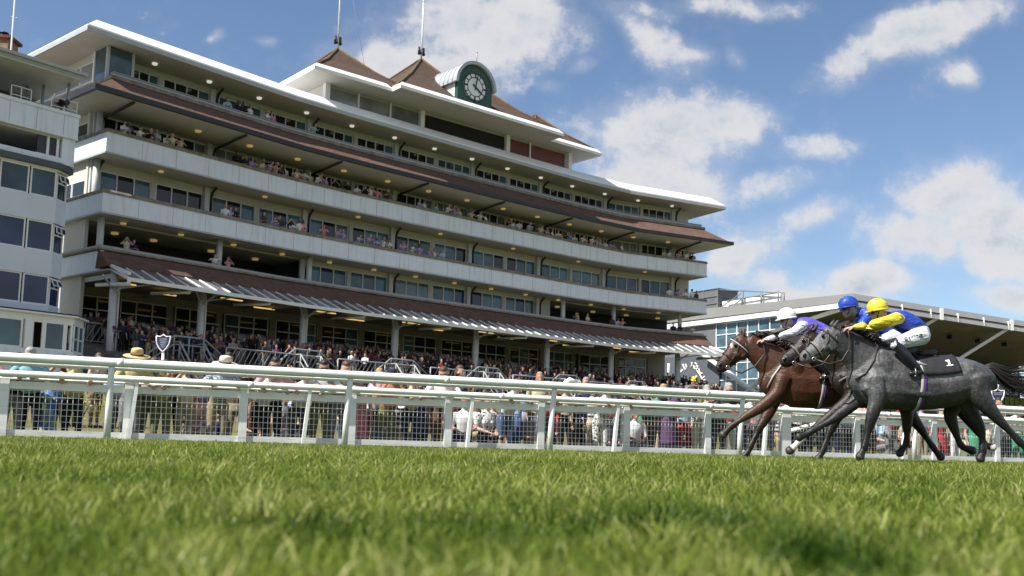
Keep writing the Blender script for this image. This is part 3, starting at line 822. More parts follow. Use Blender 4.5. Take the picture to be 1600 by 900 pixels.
# commentary floor: recessed opening under the deck
mb = MB(); lbox(mb, SL, -1.1, -.35, .05, 13.42, 13.72); lbox(mb, -1.5, -.86, -9, .0, 13.42, 14.82); lbox(mb, SL, -1.5, -4, -3.8, 13.6, 14.8, 1); mb.build('commentary_floor', [M_white, M_dark], LB)
mb = MB()
for s in (-2.15, -1.66): lbox(mb, s - .06, s + .06, -.3, -.12, 13.7, 14.82)
lbox(mb, -2.7, -1.5, -.28, -.16, 13.72, 13.8); lbox(mb, -2.1, -1.7, -.24, -.2, 13.8, 14.7, 1); lbox(mb, -2.65, -2.2, -.24, -.2, 13.8, 14.7, 1); mb.build('window', [M_frame, M_gdark], LB)
# camera deck parapet
mb = MB(); lbox(mb, SL, -.8, -.16, .12, 14.86, 15.95); lbox(mb, -.95, -.8, -9, -.16, 14.86, 15.95); deck = mb.build('deck_parapet', M_white, LB)
mb = MB(); lbox(mb, SL, -.76, -.22, .17, 15.95, 16.12); lbox(mb, SL, -.78, -.1, .13, 14.80, 14.86); mb.build('coping', M_white, deck)
mb = MB()
for s in (-6.4, -4.2, -2.9, -1.55): lbox(mb, s - .012, s + .012, .121, .128, 14.9, 15.94)
mb.build('panel_joint', M_grey, deck)
mb = MB(); lbox(mb, SL, -.9, -9, -.1, 14.7, 14.84); mb.build('deck_floor', M_soffit, LB)
mb = MB(); lbox(mb, SL, -.9, -8.9, -4.2, 14.84, 17.6); mb.build('deck_back_wall', M_wall, LB)
for s0, s1 in ((-8, -6.4), (-4.15, -3.2), (-2.2, -.9)):
    mb = MB()
    for z in (16.3, 16.75): mb.tube([lg(s0, .0, z), lg(s1, .0, z)], .025, 6)
    for s in (s0, s1, (s0 + s1) / 2): mb.tube([lg(s, .0, 16.0), lg(s, .0, 16.75)], .028, 6)
    mb.build('deck_rail', M_frame, LB)
for s, o_ in ((-1.25, -.3), (-1.95, -1.6), (-2.4, -2.4), (-6.2, -1.0), (-9.5, -.4)):
    mb = MB(); mb.tube([lg(s, o_, 14.84), lg(s, o_, 17.75)], .075, 8); mb.build('post', mat('teal_grey_post', (.30, .40, .40), .5, .1, 2), LB)
# flat canopy roof over the deck with a stepped edge
mb = MB(); lbox(mb, SL, -1.05, -6, .75, 17.72, 17.80, 1); lbox(mb, SL, -1.0, -6, .8, 17.80, 17.94, 0); lbox(mb, SL, -.9, -6, .95, 17.94, 18.08, 0); mb.build('deck_roof', [M_grey, mat('pale_grey_soffit', (.50, .52, .52), .6, .1, .5, dirt=(.3, .3, .3))], LB)
# ground-floor pavilion in front
PV = [(SL, -.9), (SL, 1.5), (-.9, 1.5), (.2, .3), (.2, -.9)]
mb = MB(); lpoly(mb, PV, 0, 3.95); mb.build('pavilion_wall', M_white, LB)
mb = MB(); lpoly(mb, [(SL, -.9), (SL, 1.42), (-.93, 1.42), (.12, .26), (.12, -.9)], 5.32, 5.62); lpoly(mb, [(SL, -.9), (SL, 1.62), (-.85, 1.62), (.34, .34), (.34, -.9)], 5.62, 5.70, 0); lpoly(mb, [(SL, -.9), (SL, 1.55), (-.88, 1.55), (.26, .3), (.26, -.9)], 5.70, 5.78, 1); mb.build('pavilion_roof', [M_frame, mat('dark_felt', (.05, .05, .055), .9, .2, 2)], LB)
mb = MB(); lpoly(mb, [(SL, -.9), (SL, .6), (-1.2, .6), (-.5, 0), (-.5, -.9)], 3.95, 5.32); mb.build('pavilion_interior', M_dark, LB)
def pav_win(p, q, glass, o=1.44):
    mb = MB(); z0, z1 = 3.95, 5.32
    lbox(mb, p, q, o - .1, o - .02, z0, z0 + .08); lbox(mb, p, q, o - .1, o - .02, z1 - .08, z1)
    for s in (p + .05, q - .05): lbox(mb, s - .05, s + .05, o - .099, o - .019, z0 + .08, z1 - .08)
    if glass: lbox(mb, p + .06, q - .06, o - .08, o - .05, z0 + .06, z1 - .06, 1)
    mb.build('window', [M_frame, glass or M_gdark], LB)
pav_win(-2.36, -1.34, M_ggrey); pav_win(-1.34, -.98, None); pav_win(-2.95, -2.36, None)
pav_win(-5.0, -3.35, M_ggrey); 
for k in range(5): pav_win(-6.7 - 1.7 * k, -5.05 - 1.7 * k, M_ggrey)
mb = MB(); lbox(mb, -3.3, -2.95, 1.3, 1.56, 3.95, 5.32); mb.build('pavilion_post', M_frame, LB)
A = lg(-.9, 1.46, 0); B = lg(.16, .32, 0); X = (B - A).normalized(); N = Vector((X.y, -X.x, 0)); L = (B - A).length
mb = MB()
for d in (.05, L * .5, L - .06): mb.box(A + X * d + UZ * 4.635 - N * .05, (.1, .08, 1.37), 0, (X, N, UZ))
for z in (3.99, 4.6, 5.28): mb.box((A + B) / 2 + UZ * z - N * .05, (L, .07, .07), 0, (X, N, UZ))
mb.box((A + B) / 2 + UZ * 4.635 - N * .07, (L, .02, 1.3), 1, (X, N, UZ)); mb.build('window', [M_frame, M_ggrey], LB)

# chimney and aerial behind the left end of the stand
c = at_y(9, 70, 78.0)
CH = thing('chimney', 'brick chimney stack with a dark capping and pot at the far left of the skyline', 'chimney', (c.x - .3, c.y, 0))
b0_ = Vector((c.x - .6, c.y, 0)); hz = at_y(9, 66, 78.0).z
mb = MB(); mb.box(b0_ + UZ * (hz / 2), (2.4, 1.6, hz)); mb.build('stack', mat('brown_brick', (.22, .14, .085), .9, .25, 4, bump=.4), CH)
mb = MB(); mb.box(b0_ + UZ * (hz + .12), (2.9, 2.0, .24)); mb.build('capping', mat('dark_red_brick', (.10, .03, .025), .9, .2, 3), CH)
mb = MB(); mb.tube([b0_ + Vector((.4, 0, hz + .2)), b0_ + Vector((.4, 0, hz + .75))], [.3, .26], 10); mb.tube([b0_ + Vector((.4, 0, hz + .7)), b0_ + Vector((.4, 0, hz + .78))], .36, 10); mb.build('chimney_pot', M_black, CH)
pa = at_y(19, 80, 70.0); pb = at_y(24, -8, 70.0)
AE = thing('radio_mast', 'thin grey radio aerial rising beside the brick chimney', 'aerial', (pa.x, pa.y, 0))
mb = MB(); mb.tube([(pa.x, pa.y, 0), (pb.x, pb.y, pb.z)], .075, 6); mb.build('pole', M_grey, AE)
mb = MB(); q = Vector((pb.x - .1, pb.y, at_y(22, 26, 70.).z)); mb.bar(q - Vector((.1, 0, 0)), q + Vector((.35, 0, -.1)), .04, .04); mb.sphere(q + Vector((.35, 0, -.1)), .06, 0, 6, 5); mb.build('side_arm', M_grey, AE)

# ------------------------------------------------------------------ modern stand on the right
RA = Vector((32.43, 93.0)); ra = rad(33); RD = Vector((math.cos(ra), math.sin(ra), 0)); RN = Vector((RD.y, -RD.x, 0))
def rg(s, b, z): q = Vector((RA.x, RA.y, 0)) + RD * s - RN * b; return Vector((q.x, q.y, z))     # b = metres behind the front edge
RB = thing('modern_stand', 'modern grey stand with a glass end wall and a raking flat roof behind the horses', 'grandstand', rg(15, 10, 0))
def rbox(mb, s0, s1, b0, b1, z0, z1, mi=0):
    mb.box(rg((s0 + s1) / 2, (b0 + b1) / 2, (z0 + z1) / 2), (s1 - s0, b1 - b0, z1 - z0), mi, (RD, -RN, UZ))
M_rgrey = mat('grey_roof_sheet', (.24, .24, .235), .5, .06, .6)
M_rsof = mat('brown_soffit', (.15, .142, .13), .8, .15, .5)
RL = 48
mb = MB()
mb.prism([rg(0, 0, 14.5), rg(0, .5, 15.2), rg(0, 30, 15.9), rg(0, 30, 14.6), rg(0, .3, 14.45)], RD * RL); roof2 = mb.build('roof', M_rgrey, RB)
mb = MB(); rbox(mb, -.05, RL, -.06, .0, 13.85, 14.25); rbox(mb, -.06, -.0, -.05, 30, 13.9, 14.4); 
mb.build('fascia', M_frame, roof2)
for k in range(10):
    mb = MB(); rbox(mb, 2.2 + k * 4.6, 2.30 + k * 4.6, -.09, .1, 13.85, 14.75); mb.build('fascia_rib', M_frame, roof2)
mb = MB(); mb.prism([rg(.02, .05, 13.9), rg(.02, 12, 11.9), rg(.02, 12, 12.2), rg(.02, .05, 14.4)], RD * (RL - .1)); mb.build('soffit', M_rsof, roof2)
# end wall of glass
mb = MB(); rbox(mb, .5, .7, 9.5, 19.0, 0, 13.9); gw = mb.build('end_glass_wall', M_ggrey, RB)
mb = MB()
for b in [9.6 + k * 1.55 for k in range(7)]: rbox(mb, .4, .5, b - .06, b + .06, 0, 13.9)
for z in (2.2, 4.0, 5.8, 7.6, 9.4, 11.2, 12.6): rbox(mb, .42, .5, 9.5, 19.0, z - .045, z + .045)
mb.build('mullion', M_frame, gw)
mb = MB(); rbox(mb, .45, .75, 19.0, 28, 0, 13.9); mb.build('end_wall', mat('dark_grey_cladding', (.13, .14, .15), .6, .1, .6), RB)
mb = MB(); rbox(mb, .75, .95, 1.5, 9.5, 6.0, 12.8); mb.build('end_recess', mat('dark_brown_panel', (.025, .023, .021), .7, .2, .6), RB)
# white tubular cross braces at the end wall
for (x0, y0, x1, y1) in ((1098, 553, 1205, 632), (1150, 630, 1206, 575), (1098, 536, 1120, 560)):
    pA = on_plane(x0, y0, rg(-.6, 0, 0), RD); pB = on_plane(x1, y1, rg(-.6, 0, 0), RD)
    mb = MB(); mb.tube([pA, pB], .26, 10); mb.build('cross_brace', M_frame, RB)
# sponsor's dark panel at the left end
pc = on_plane(1078, 590, rg(.3, 0, 0), RD); bc = -(pc - rg(0, 0, 0)).dot(-RN) * -1
bC = (pc - rg(0, 0, 0)).dot(-RN)
mb = MB(); rbox(mb, .28, .40, bC - 4.6, bC + 5.5, 0.5, 10.6); spn = mb.build('sponsor_panel', mat('slate_blue_panel', (.085, .098, .115), .55, .1, .6), RB)
M_letter = mat('white_lettering', (.8, .8, .8), .5, .03, 3)
def on_panel(x, y): return on_plane(x, y, rg(.24, 0, 0), RD)
for st in ([(1056, 597), (1058, 589), (1061, 585)], [(1056, 583), (1059, 589), (1063, 586), (1062, 590)], [(1060, 579), (1063, 581), (1066, 577)], [(1063, 583), (1067, 578)], [(1067, 569), (1069, 575), (1071, 578), (1073, 573), (1071, 569)], [(1081, 566), (1081, 571), (1079, 574)],
           [(1084, 571), (1085, 576), (1089, 577), (1091, 573), (1089, 571), (1087, 574)], [(1086, 567), (1089, 569)], [(1089, 579), (1093, 584), (1096, 590), (1098, 593)], [(1092, 576), (1093, 582), (1095, 583)], [(1096, 593), (1101, 588)], [(1097, 596), (1102, 593)], [(1095, 584), (1098, 583)]):
    mb = MB(); mb.tube([on_panel(*p) for p in st], .085, 5, 0); mb.build('arabic_letter', M_letter, spn)
mb = MB()
for st in ([(1085, 597), (1087, 591), (1089, 587)], [(1085, 595), (1081, 594)], [(1086, 595), (1091, 595)], [(1085, 594), (1083, 589)]): mb.tube([on_panel(*p) for p in st], [.10, .2, .12][:len(st)] if len(st) == 3 else [.10, .18], 6)
mb.build('flower_emblem', mat('yellow_emblem', (.6, .55, .06), .5, .05, 3), spn)
mb = MB(); mb.tube([on_panel(1045, 568), on_panel(1044, 600)], .16, 6); mb.build('post', M_frame, spn)
# roof plant
mb = MB(); rbox(mb, .5, 3.6, 18.8, 23.2, 15.4, 17.85); pb_ = mb.build('plant_box', mat('grey_louvre', (.12, .13, .14), .6, .1, 1), RB)
mb = MB()
for z in (16.2, 17.0, 17.85): rbox(mb, .4, 3.7, 18.7, 23.3, z - .03, z + .03)
for b in (18.8, 21.0, 23.2): rbox(mb, .42, .5, b - .06, b + .06, 15.4, 17.85)
mb.build('plant_frame', mat('dark_grey_frame', (.17, .18, .19), .5, .1, 1), pb_)
mb = MB(); rbox(mb, 1.0, 1.2, 10.2, 18.6, 15.3, 16.4); mb.build('plant_screen', M_roofw, RB)
mb = MB()
mb.tube([rg(.6, 18.8, 17.7), rg(.6, 9.4, 16.3), rg(.6, 9.4, 15.4)], .07, 6); mb.tube([rg(.6, 15.2, 15.3), rg(.6, 15.2, 17.1)], .13, 6)
mb.tube([rg(.6, 18.6, 15.6), rg(.6, 15.2, 17.0)], .06, 6); mb.tube([rg(.6, 17.6, 16.3), rg(.6, 10.4, 16.45)], .08, 6); mb.tube([rg(.6, 12.5, 15.3), rg(.6, 12.5, 16.6)], .12, 6); mb.tube([rg(.6, 10.2, 15.3), rg(.6, 10.2, 16.6)], .08, 6)
mb.build('plant_railing', mat('dark_grey_frame', (.17, .18, .19), .5, .1, 1), RB)
# front: recessed glazing, ledges, struts, seating rails
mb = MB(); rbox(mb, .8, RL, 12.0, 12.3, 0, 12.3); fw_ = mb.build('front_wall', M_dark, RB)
for k in range(15):
    s0 = 1.2 + k * 3.1
    mb = MB()
    rbox(mb, s0, s0 + 2.9, 11.8, 11.9, 8.0, 11.4, 1)
    for s in (s0, s0 + 1.45, s0 + 2.9): rbox(mb, s - .05, s + .05, 11.7, 11.8, 8.0, 11.4)
    rbox(mb, s0, s0 + 2.9, 11.72, 11.8, 10.2, 10.3); mb.build('window', [M_grey, M_ggrey if k % 3 else M_gdark], fw_)
mb = MB(); rbox(mb, 6.0, RL, 6.8, 12, 6.3, 7.3); mb.build('green_ledge', mat('lime_turf_ledge', (.13, .17, .03), .9, .2, 2), RB)
mb = MB(); rbox(mb, 0, RL, 6.4, 12, 5.6, 6.3); mb.build('ledge', M_conc, RB)
mb = MB(); rbox(mb, .6, RL, 7.4, 12, 0, 5.6); mb.build('lower_wall', mat('dark_grey_wall', (.06, .065, .075), .7, .2, .6), RB)  # even dark grey base colour
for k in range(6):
    s = 13.1 + k * 12.6
    if s > RL: break
    mb = MB(); mb.bar(rg(s, .1, 14.2), rg(s - 8.0, 3.4, 9.0), .32, .32); mb.bar(rg(s, -.1, 13.8), rg(s, -.1, 15.0), .3, .3); mb.build('strut', mat('pale_strut', (.6, .61, .61), .5, .05, 1), RB)
mb = MB()
for k in range(44):
    s = .8 + k * 1.08
    mb.tube([rg(s, 6.6, 6.3), rg(s, 6.6, 8.4)], .05, 5)
    if k % 2: mb.bar(rg(s, 6.7, 8.3), rg(s + 1.1, 9.5, 7.3), .06, .06)
mb.tube([rg(.8, 6.6, 8.4), rg(RL, 6.6, 8.4)], .05, 5); mb.tube([rg(.8, 6.6, 7.5), rg(RL, 6.6, 7.5)], .04, 5); mb.build('seating_rail', M_black, RB)
for k in range(8):
    mb = MB(); q = rg(4.5 + k * 5.2, 3.5, 12.9); mb.box(q, (.5, .6, .4), 0, (RD, -RN, UZ)); mb.tube([q, q + UZ * .6], .05, 6); mb.build('floodlight', M_black, RB)
# ------------------------------------------------------------------ rails and fence along the course
def pvc_mat():
    mt, nt, b = newmat('white_pvc'); p = nt.pos()
    n = nt.noise(p, 2.2, 6, .65); n2 = nt.noise(nt.vmath('MULTIPLY', p, (1, 1, 9)), 2.0, 5, .7)
    c = nt.mix(nt.mapr(n, .35, .7), (.88, .89, .88), (.80, .82, .80))
    z = nt.sep(p)[2]
    low = nt.math('MULTIPLY', nt.mapr(z, .35, .05), nt.mapr(n2, .35, .65))
    c = nt.mix(nt.math('MULTIPLY', low, .55), c, (.30, .33, .20))
    c = nt.mix(nt.mapr(n2, .56, .76, 0, .5), c, (.42, .44, .38))
    nt.put(b.inputs['Base Color'], c); b.inputs['Roughness'].default_value = .38
    return mt
M_pvc = pvc_mat()
M_wire = mat('white_mesh_wire', (.70, .71, .70), .45, .05, 3)
def joints(mb, o, z, r, every, flat, t0=-14, t1=46):
    t = t0
    while t < t1:
        mb.tube([fpos(t, o, z), fpos(t + .09, o, z)], r * 1.03, 16, 0, True, True, flat); t += every
RR = thing('running_rail', 'thick white plastic top running rail, nearest rail along the course', 'rail', fpos(0))
mb = MB(); ts = [-14 + k * 2 for k in range(31)]
mb.tube([fpos(t, 0, 1.202) for t in ts], .066, 18); joints(mb, 0, 1.202, .066, 5.2, 1.0); mb.build('top_rail', M_pvc, RR)
mb = MB(); mb.tube([fpos(t, -.10, 1.112) for t in ts], .026, 8); mb.build('under_lip', M_pvc, RR)
for x in (170, 545, 865, 1160, 1432, 1690, -260):
    t = fence_hit(x, -.06); dt = 0 if x == 170 else .045
    mb = MB(); mb.tube([fpos(t - dt, -.09, -.05), fpos(t - dt * .5, -.08, .6), fpos(t, -.06, 1.0), fpos(t, -.03, 1.15)], [.052, .05, .048, .045], 12); mb.build('post', M_pvc, RR)
t = fence_hit(890, 0, 600)
mb = MB(); mb.tube([fpos(t - .1, 0, 1.26), fpos(t, 0, 1.31), fpos(t + .16, 0, 1.28)], [.03, .055, .03], 8); mb.build('rail_clip', M_pvc, RR)
LR = thing('lower_running_rail', 'second white running rail at waist height just behind the top one', 'rail', fpos(0, -.48))
mb = MB(); mb.tube([fpos(t, -.48, .985) for t in ts], .052, 14); joints(mb, -.48, .985, .053, 4.4, 1.0); mb.build('round_rail', M_pvc, LR)
for x in (483, 738, 966, 1199, 1415, 1640, -60, 212):
    t = fence_hit(x, -.49)
    mb = MB(); mb.bar(fpos(t - .08, -.50, -.05), fpos(t, -.49, .96), .055, .075, 0, FN); mb.build('post', M_pvc, LR)
MF = thing('mesh_fence', 'white crowd fence of square posts, boards and wire mesh along the lawn', 'fence', fpos(0, -.62))
OF = -.62
px_posts = (-190, 5, 200, 380, 550, 700, 845, 978, 1105, 1227, 1338, 1458, 1556, 1650, 1740)
tp = [fence_hit(x, OF) for x in px_posts]
FAX = (FD, FN, UZ)
for i, t in enumerate(tp):
    mb = MB(); w = .13 if i != 9 else .22
    h = .95 + .02 * math.sin(i * 2.1)
    mb.box(fpos(t, OF, h / 2 - .05), (w, .11, h + .1), 0, FAX)
    mb.box(fpos(t, OF, h + .012), (w + .02, .13, .025), 0, FAX)
    mb.build('post', M_pvc, MF)
tube = MB(); tube.tube([fpos(t, OF + .035, .925) for t in (tp[0], tp[5], tp[10], tp[-1])], .024, 10); tube.build('hand_rail', M_pvc, MF)
for i in range(len(tp) - 1):
    a, b = tp[i] + .065 + (.05 if i == 9 else 0), tp[i + 1] - .065 - (.05 if i == 8 else 0); L = b - a; c = (a + b) / 2
    mb = MB(); mb.box(fpos(c, OF, .825), (L - .004, .04, .12), 0, FAX); mb.build('top_board', M_pvc, MF)
    mb = MB(); mb.box(fpos(c, OF, .10), (L - .004, .045, .10), 0, FAX); mb.build('bottom_board', M_pvc, MF)
    mb = MB(); n = int(L / .078)
    for k in range(n + 1): mb.bar(fpos(a + L * (k + .5) / (n + 1), OF - .005, .14), fpos(a + L * (k + .5) / (n + 1), OF - .005, .775), .0075, .0075)
    for k in range(7): mb.bar(fpos(a, OF + .001, .19 + k * .093), fpos(b, OF + .001, .19 + k * .093), .0075, .0075)
    mb.build('wire_panel', M_wire, MF)
# lead-away rail at the right (angled white chute rail beyond the fence)
CRX = thing('chute_rail', 'slanting white rail behind the mesh fence, beyond the galloping horses', 'rail', fpos(tp[9], -1.2))
mb = MB(); mb.tube([fpos(tp[9] + .6, -1.4, .55), fpos(tp[10] - .35, -1.1, .82)], .05, 10); mb.build('sloping_rail', M_pvc, CRX)
mb = MB(); mb.tube([fpos(tp[9] + .6, -1.4, 0), fpos(tp[9] + .6, -1.4, .6)], .045, 8); mb.build('post', M_pvc, CRX)

# ------------------------------------------------------------------ enclosure signs (blue shields)
M_navy = mat('navy_sign', (.018, .025, .075), .4, .08, 4)
def shield(name, x, y, wpx, Y, lines, label, hang=False):
    c = at_y(x, y, Y); sc_ = wpx / 21.0 * .5 * (Y / 30.0) * (21 / F_PX * 30 / .5)      # half-width from pixels
    w = wpx / F_PX * Y / 2
    loc = (c.x, c.y, 0)
    T = thing(name, label, 'sign', loc)
    X = Vector((1, -.12, 0)).normalized(); N = Vector((X.y, -X.x, 0))
    out = [(-1, .9), (-.45, .82), (-.12, 1.0), (0, 1.12), (.12, 1.0), (.45, .82), (1, .9), (.97, .3), (.85, -.15), (.55, -.65), (.2, -1.0), (0, -1.12), (-.2, -1.0), (-.55, -.65), (-.85, -.15), (-.97, .3)]
    mb = MB(); mb.prism([c + X * p * w + UZ * q * w * 1.05 for p, q in out], N * -.03); mb.build('board', M_navy, T)
    mb = MB(); loop = [c + X * p * w + UZ * q * w * 1.05 + N * .01 for p, q in out]; mb.tube(loop + [loop[0]], .022, 6); mb.build('rim', M_frame, T)
    mb = MB()
    if hang: mb.tube([c + UZ * w * 1.0, c + UZ * (w * 1.9)], .04, 8)
    mb.tube([Vector((c.x, c.y, 0)) - N * .05, c - UZ * w * (1.0 if not hang else .2) - N * .05], .05, 8); mb.build('pole', M_frame, T)
    for k, (tx, sz) in enumerate(lines):
        m4 = Matrix.Translation(c + N * .006 + UZ * w * (.55 - k * .27)) @ Matrix((( X.x, 0, N.x, 0), (X.y, 0, N.y, 0), (0, 1, 0, 0), (0, 0, 0, 1)))
        text_mesh(tx, w * sz * .72, m4, mat('pale_sign_lettering', (.42, .45, .55), .5, .03, 3), 'lettering', T, .003, False)
shield('enclosure_sign', 255, 536, 23, 34.0, [('OWNERS', .34), ('TRAINERS &', .30), ('PREMIER', .34), ('BADGE', .32), ('ONLY', .28)], 'navy shield sign with five lines of lettering on a white pole before the terrace')
shield('grandstand_sign', 1559, 619, 19, 30.0, [('GRANDSTAND', .30), ('ENCLOSURE', .30)], 'navy shield sign with two lines of lettering beneath the grey horse tail', True)
# ------------------------------------------------------------------ organic bodies: tapered volumes fused into one skin
_tmp = []
def ell_tube(pts, side, n=14):
    """pts: (pos, half-height, half-width); closed loft with rounded ends -> verts, faces"""
    if len(pts) > 3:          # smooth the stations (Catmull-Rom)
        q = [np.array([*p[0], p[1], p[2]]) for p in pts]; out = []
        for i in range(len(q) - 1):
            a, b, c, d = q[max(i - 1, 0)], q[i], q[i + 1], q[min(i + 2, len(q) - 1)]
            for f in (0, .33, .67): out.append(.5 * ((2 * b) + (c - a) * f + (2 * a - 5 * b + 4 * c - d) * f * f + (3 * b - a - 3 * c + d) * f ** 3))
        out.append(q[-1]); pts = [(Vector(o[:3]), max(o[3], .004), max(o[4], .004)) for o in out]
    P = [Vector(p[0]) for p in pts]; ha = [p[1] for p in pts]; hb = [p[2] for p in pts]
    t0 = (P[1] - P[0]).normalized(); t1 = (P[-1] - P[-2]).normalized()
    rows = []
    for f, c in ((.0, .30), (.55, .78)): rows.append((P[0] - t0 * min(ha[0], hb[0]) * .85 * (1 - f) * 1.0, ha[0] * c, hb[0] * c, t0))
    for i in range(len(P)):
        t = (P[min(i + 1, len(P) - 1)] - P[max(i - 1, 0)]).normalized(); rows.append((P[i], ha[i], hb[i], t))
    for f, c in ((.55, .78), (.0, .30)): rows.append((P[-1] + t1 * min(ha[-1], hb[-1]) * .85 * (1 - f), ha[-1] * c, hb[-1] * c, t1))
    vs = []; fs = []
    for (p, a, b, t) in rows:
        s_ = side - t * side.dot(t)
        if s_.length < 1e-3: s_ = Vector((1, 0, 0)) - t * t.x
        s_.normalize(); u = t.cross(s_)
        for k in range(n):
            q = 2 * math.pi * k / n
            vs.append(p + s_ * b * math.cos(q) + u * a * math.sin(q))
    for i in range(len(rows) - 1):
        for k in range(n):
            a_ = i * n + k; b_ = i * n + (k + 1) % n
            fs.append((a_, b_, b_ + n, a_ + n))
    fs.append(tuple(range(n))[::-1]); fs.append(tuple((len(rows) - 1) * n + k for k in range(n)))
    return vs, fs
class Body:
    """chains of ellipses; fuse() voxel-remeshes their union into one continuous mesh"""
    def __init__(s, side=Vector((0, 1, 0))): s.ch = []; s.side = side
    def chain(s, pts, mi=0, side=None, tag_=0):
        pts = [(Vector(p[0]), p[1], p[2] if len(p) > 2 else p[1]) for p in pts]
        s.ch.append((pts, mi, side or s.side, tag_)); return s
    def ball(s, c, ra, rb=None, mi=0, d=Vector((0, 0, 1)), L=None, side=None, tag_=0):
        c = Vector(c); rb = rb or ra; L = L or ra * .4
        return s.chain([(c - d * L, ra * .8, rb * .8), (c, ra, rb), (c + d * L, ra * .8, rb * .8)], mi, side, tag_)
    def fuse(s, name, voxel, smooth=2):
        mb = MB()
        for pts, mi, sd_, tg in s.ch:
            v, f = ell_tube(pts, sd_); mb.add(v, f)
        me = mb.mesh(name + '_raw', [])
        bm = bmesh.new(); bm.from_mesh(me); bmesh.ops.recalc_face_normals(bm, faces=bm.faces); bm.to_mesh(me); bm.free()
        ob = bpy.data.objects.new(name + '_raw', me); COL.objects.link(ob)
        r = ob.modifiers.new('r', 'REMESH'); r.mode = 'VOXEL'; r.voxel_size = voxel; r.use_smooth_shade = True
        if smooth:
            sm = ob.modifiers.new('s', 'SMOOTH'); sm.iterations = smooth; sm.factor = .5
        dg = bpy.context.evaluated_depsgraph_get()
        out = bpy.data.meshes.new_from_object(ob.evaluated_get(dg)); out.name = name
        bpy.data.objects.remove(ob); bpy.data.meshes.remove(me)
        return out
    def nearest(s, me):
        """for every vertex the index of the chain it belongs to"""
        n = len(me.vertices); co = np.empty(n * 3); me.vertices.foreach_get('co', co); co = co.reshape(-1, 3)
        best = np.full(n, 1e9); idx = np.zeros(n, int)
        for ci, (pts, mi, sd_, tg) in enumerate(s.ch):
            for (a, ra, rb), (b, ra2, rb2) in zip(pts, pts[1:]):
                A = np.array(a); B = np.array(b); d = B - A; L2 = max(d @ d, 1e-9)
                t = np.clip(((co - A) @ d) / L2, -.05, 1.05)
                q = A + t[:, None] * d
                r = (ra + rb) / 2 * (1 - t) + (ra2 + rb2) / 2 * t
                dist = np.linalg.norm(co - q, axis=1) / np.maximum(r, .004)
                m_ = dist < best; best[m_] = dist[m_]; idx[m_] = ci
        return idx, co
    def paint(s, me):
        """material per face from the nearest chain"""
        idx, co = s.nearest(me)
        cm = np.array([c[1] for c in s.ch])[idx]
        n = len(me.polygons); lt = np.empty(n, int); ls = np.empty(n, int)
        me.polygons.foreach_get('loop_start', ls)
        vi = np.empty(len(me.loops), int); me.loops.foreach_get('vertex_index', vi)
        me.polygons.foreach_set('material_index', cm[vi[ls]].astype(np.int32))
        me.polygons.foreach_set('use_smooth', np.ones(n, bool)); me.update()
        return idx, co

# ------------------------------------------------------------------ racehorses
def coat_mat(name, dapple, base_spec=.45):
    mt, nt, b = newmat(name)
    at = nt.new('ShaderNodeAttribute'); at.attribute_name = 'coat'
    p = nt.coord('Object')
    n = nt.noise(p, 9, 7, .65); n2 = nt.noise(nt.vmath('MULTIPLY', p, (3, 3, 8)), 7, 5, .7)
    f = nt.math('ADD', nt.mapr(n, .25, .75, .58, 1.42), nt.math('MULTIPLY', nt.math('SUBTRACT', n2, .5), .35))
    c = nt.mix(1.0, at.outputs['Color'], nt.comb(f, f, f), 'MULTIPLY')
    if dapple:
        vo = nt.new('ShaderNodeTexVoronoi'); vo.feature = 'SMOOTH_F1'; nt.put(vo.inputs['Vector'], p); vo.inputs['Scale'].default_value = 17; vo.inputs['Smoothness'].default_value = .6
        d = nt.mapr(vo.outputs['Distance'], .15, .55, 1.22, .80)
        d2 = nt.mapr(nt.noise(nt.vmath('MULTIPLY', p, (9, 9, 3)), 5, 6, .7), .42, .62, .82, 1.45)
        c = nt.mix(1.0, c, nt.comb(d, d, d), 'MULTIPLY'); c = nt.mix(1.0, c, nt.comb(d2, d2, d2), 'MULTIPLY')
    nt.put(b.inputs['Base Color'], c); b.inputs['Roughness'].default_value = .40; b.inputs['Specular IOR Level'].default_value = .45
    b.inputs['Sheen Weight'].default_value = .05
    nt.put(b.inputs['Normal'], nt.bump(nt.math('ADD', n2, nt.math('ADD', nt.math('MULTIPLY', nt.noise(p, 5, 4), 1.7), nt.math('MULTIPLY', nt.math('ABSOLUTE', nt.math('SUBTRACT', nt.noise(p, 3.2, 3), .5)), -1.6))), .38, .028))
    return mt
M_tack = mat('dark_leather', (.022, .016, .012), .45, .2, 20)
M_cloth_black = mat('black_saddle_cloth', (.012, .012, .015), .75, .2, 8)
M_bit = mat('steel_bit', (.6, .6, .6), .25, .05, 5, metal=.9)
M_fleece = mat('beige_fleece', (.20, .175, .145), .95, .2, 25, bump=.4)
M_eye = mat('horse_eye', (.008, .005, .004), .08, .1, 5)
M_web = mat('white_webbing', (.42, .41, .39), .7, .1, 10)
M_purple = mat('purple_webbing', (.08, .02, .22), .7, .1, 10)

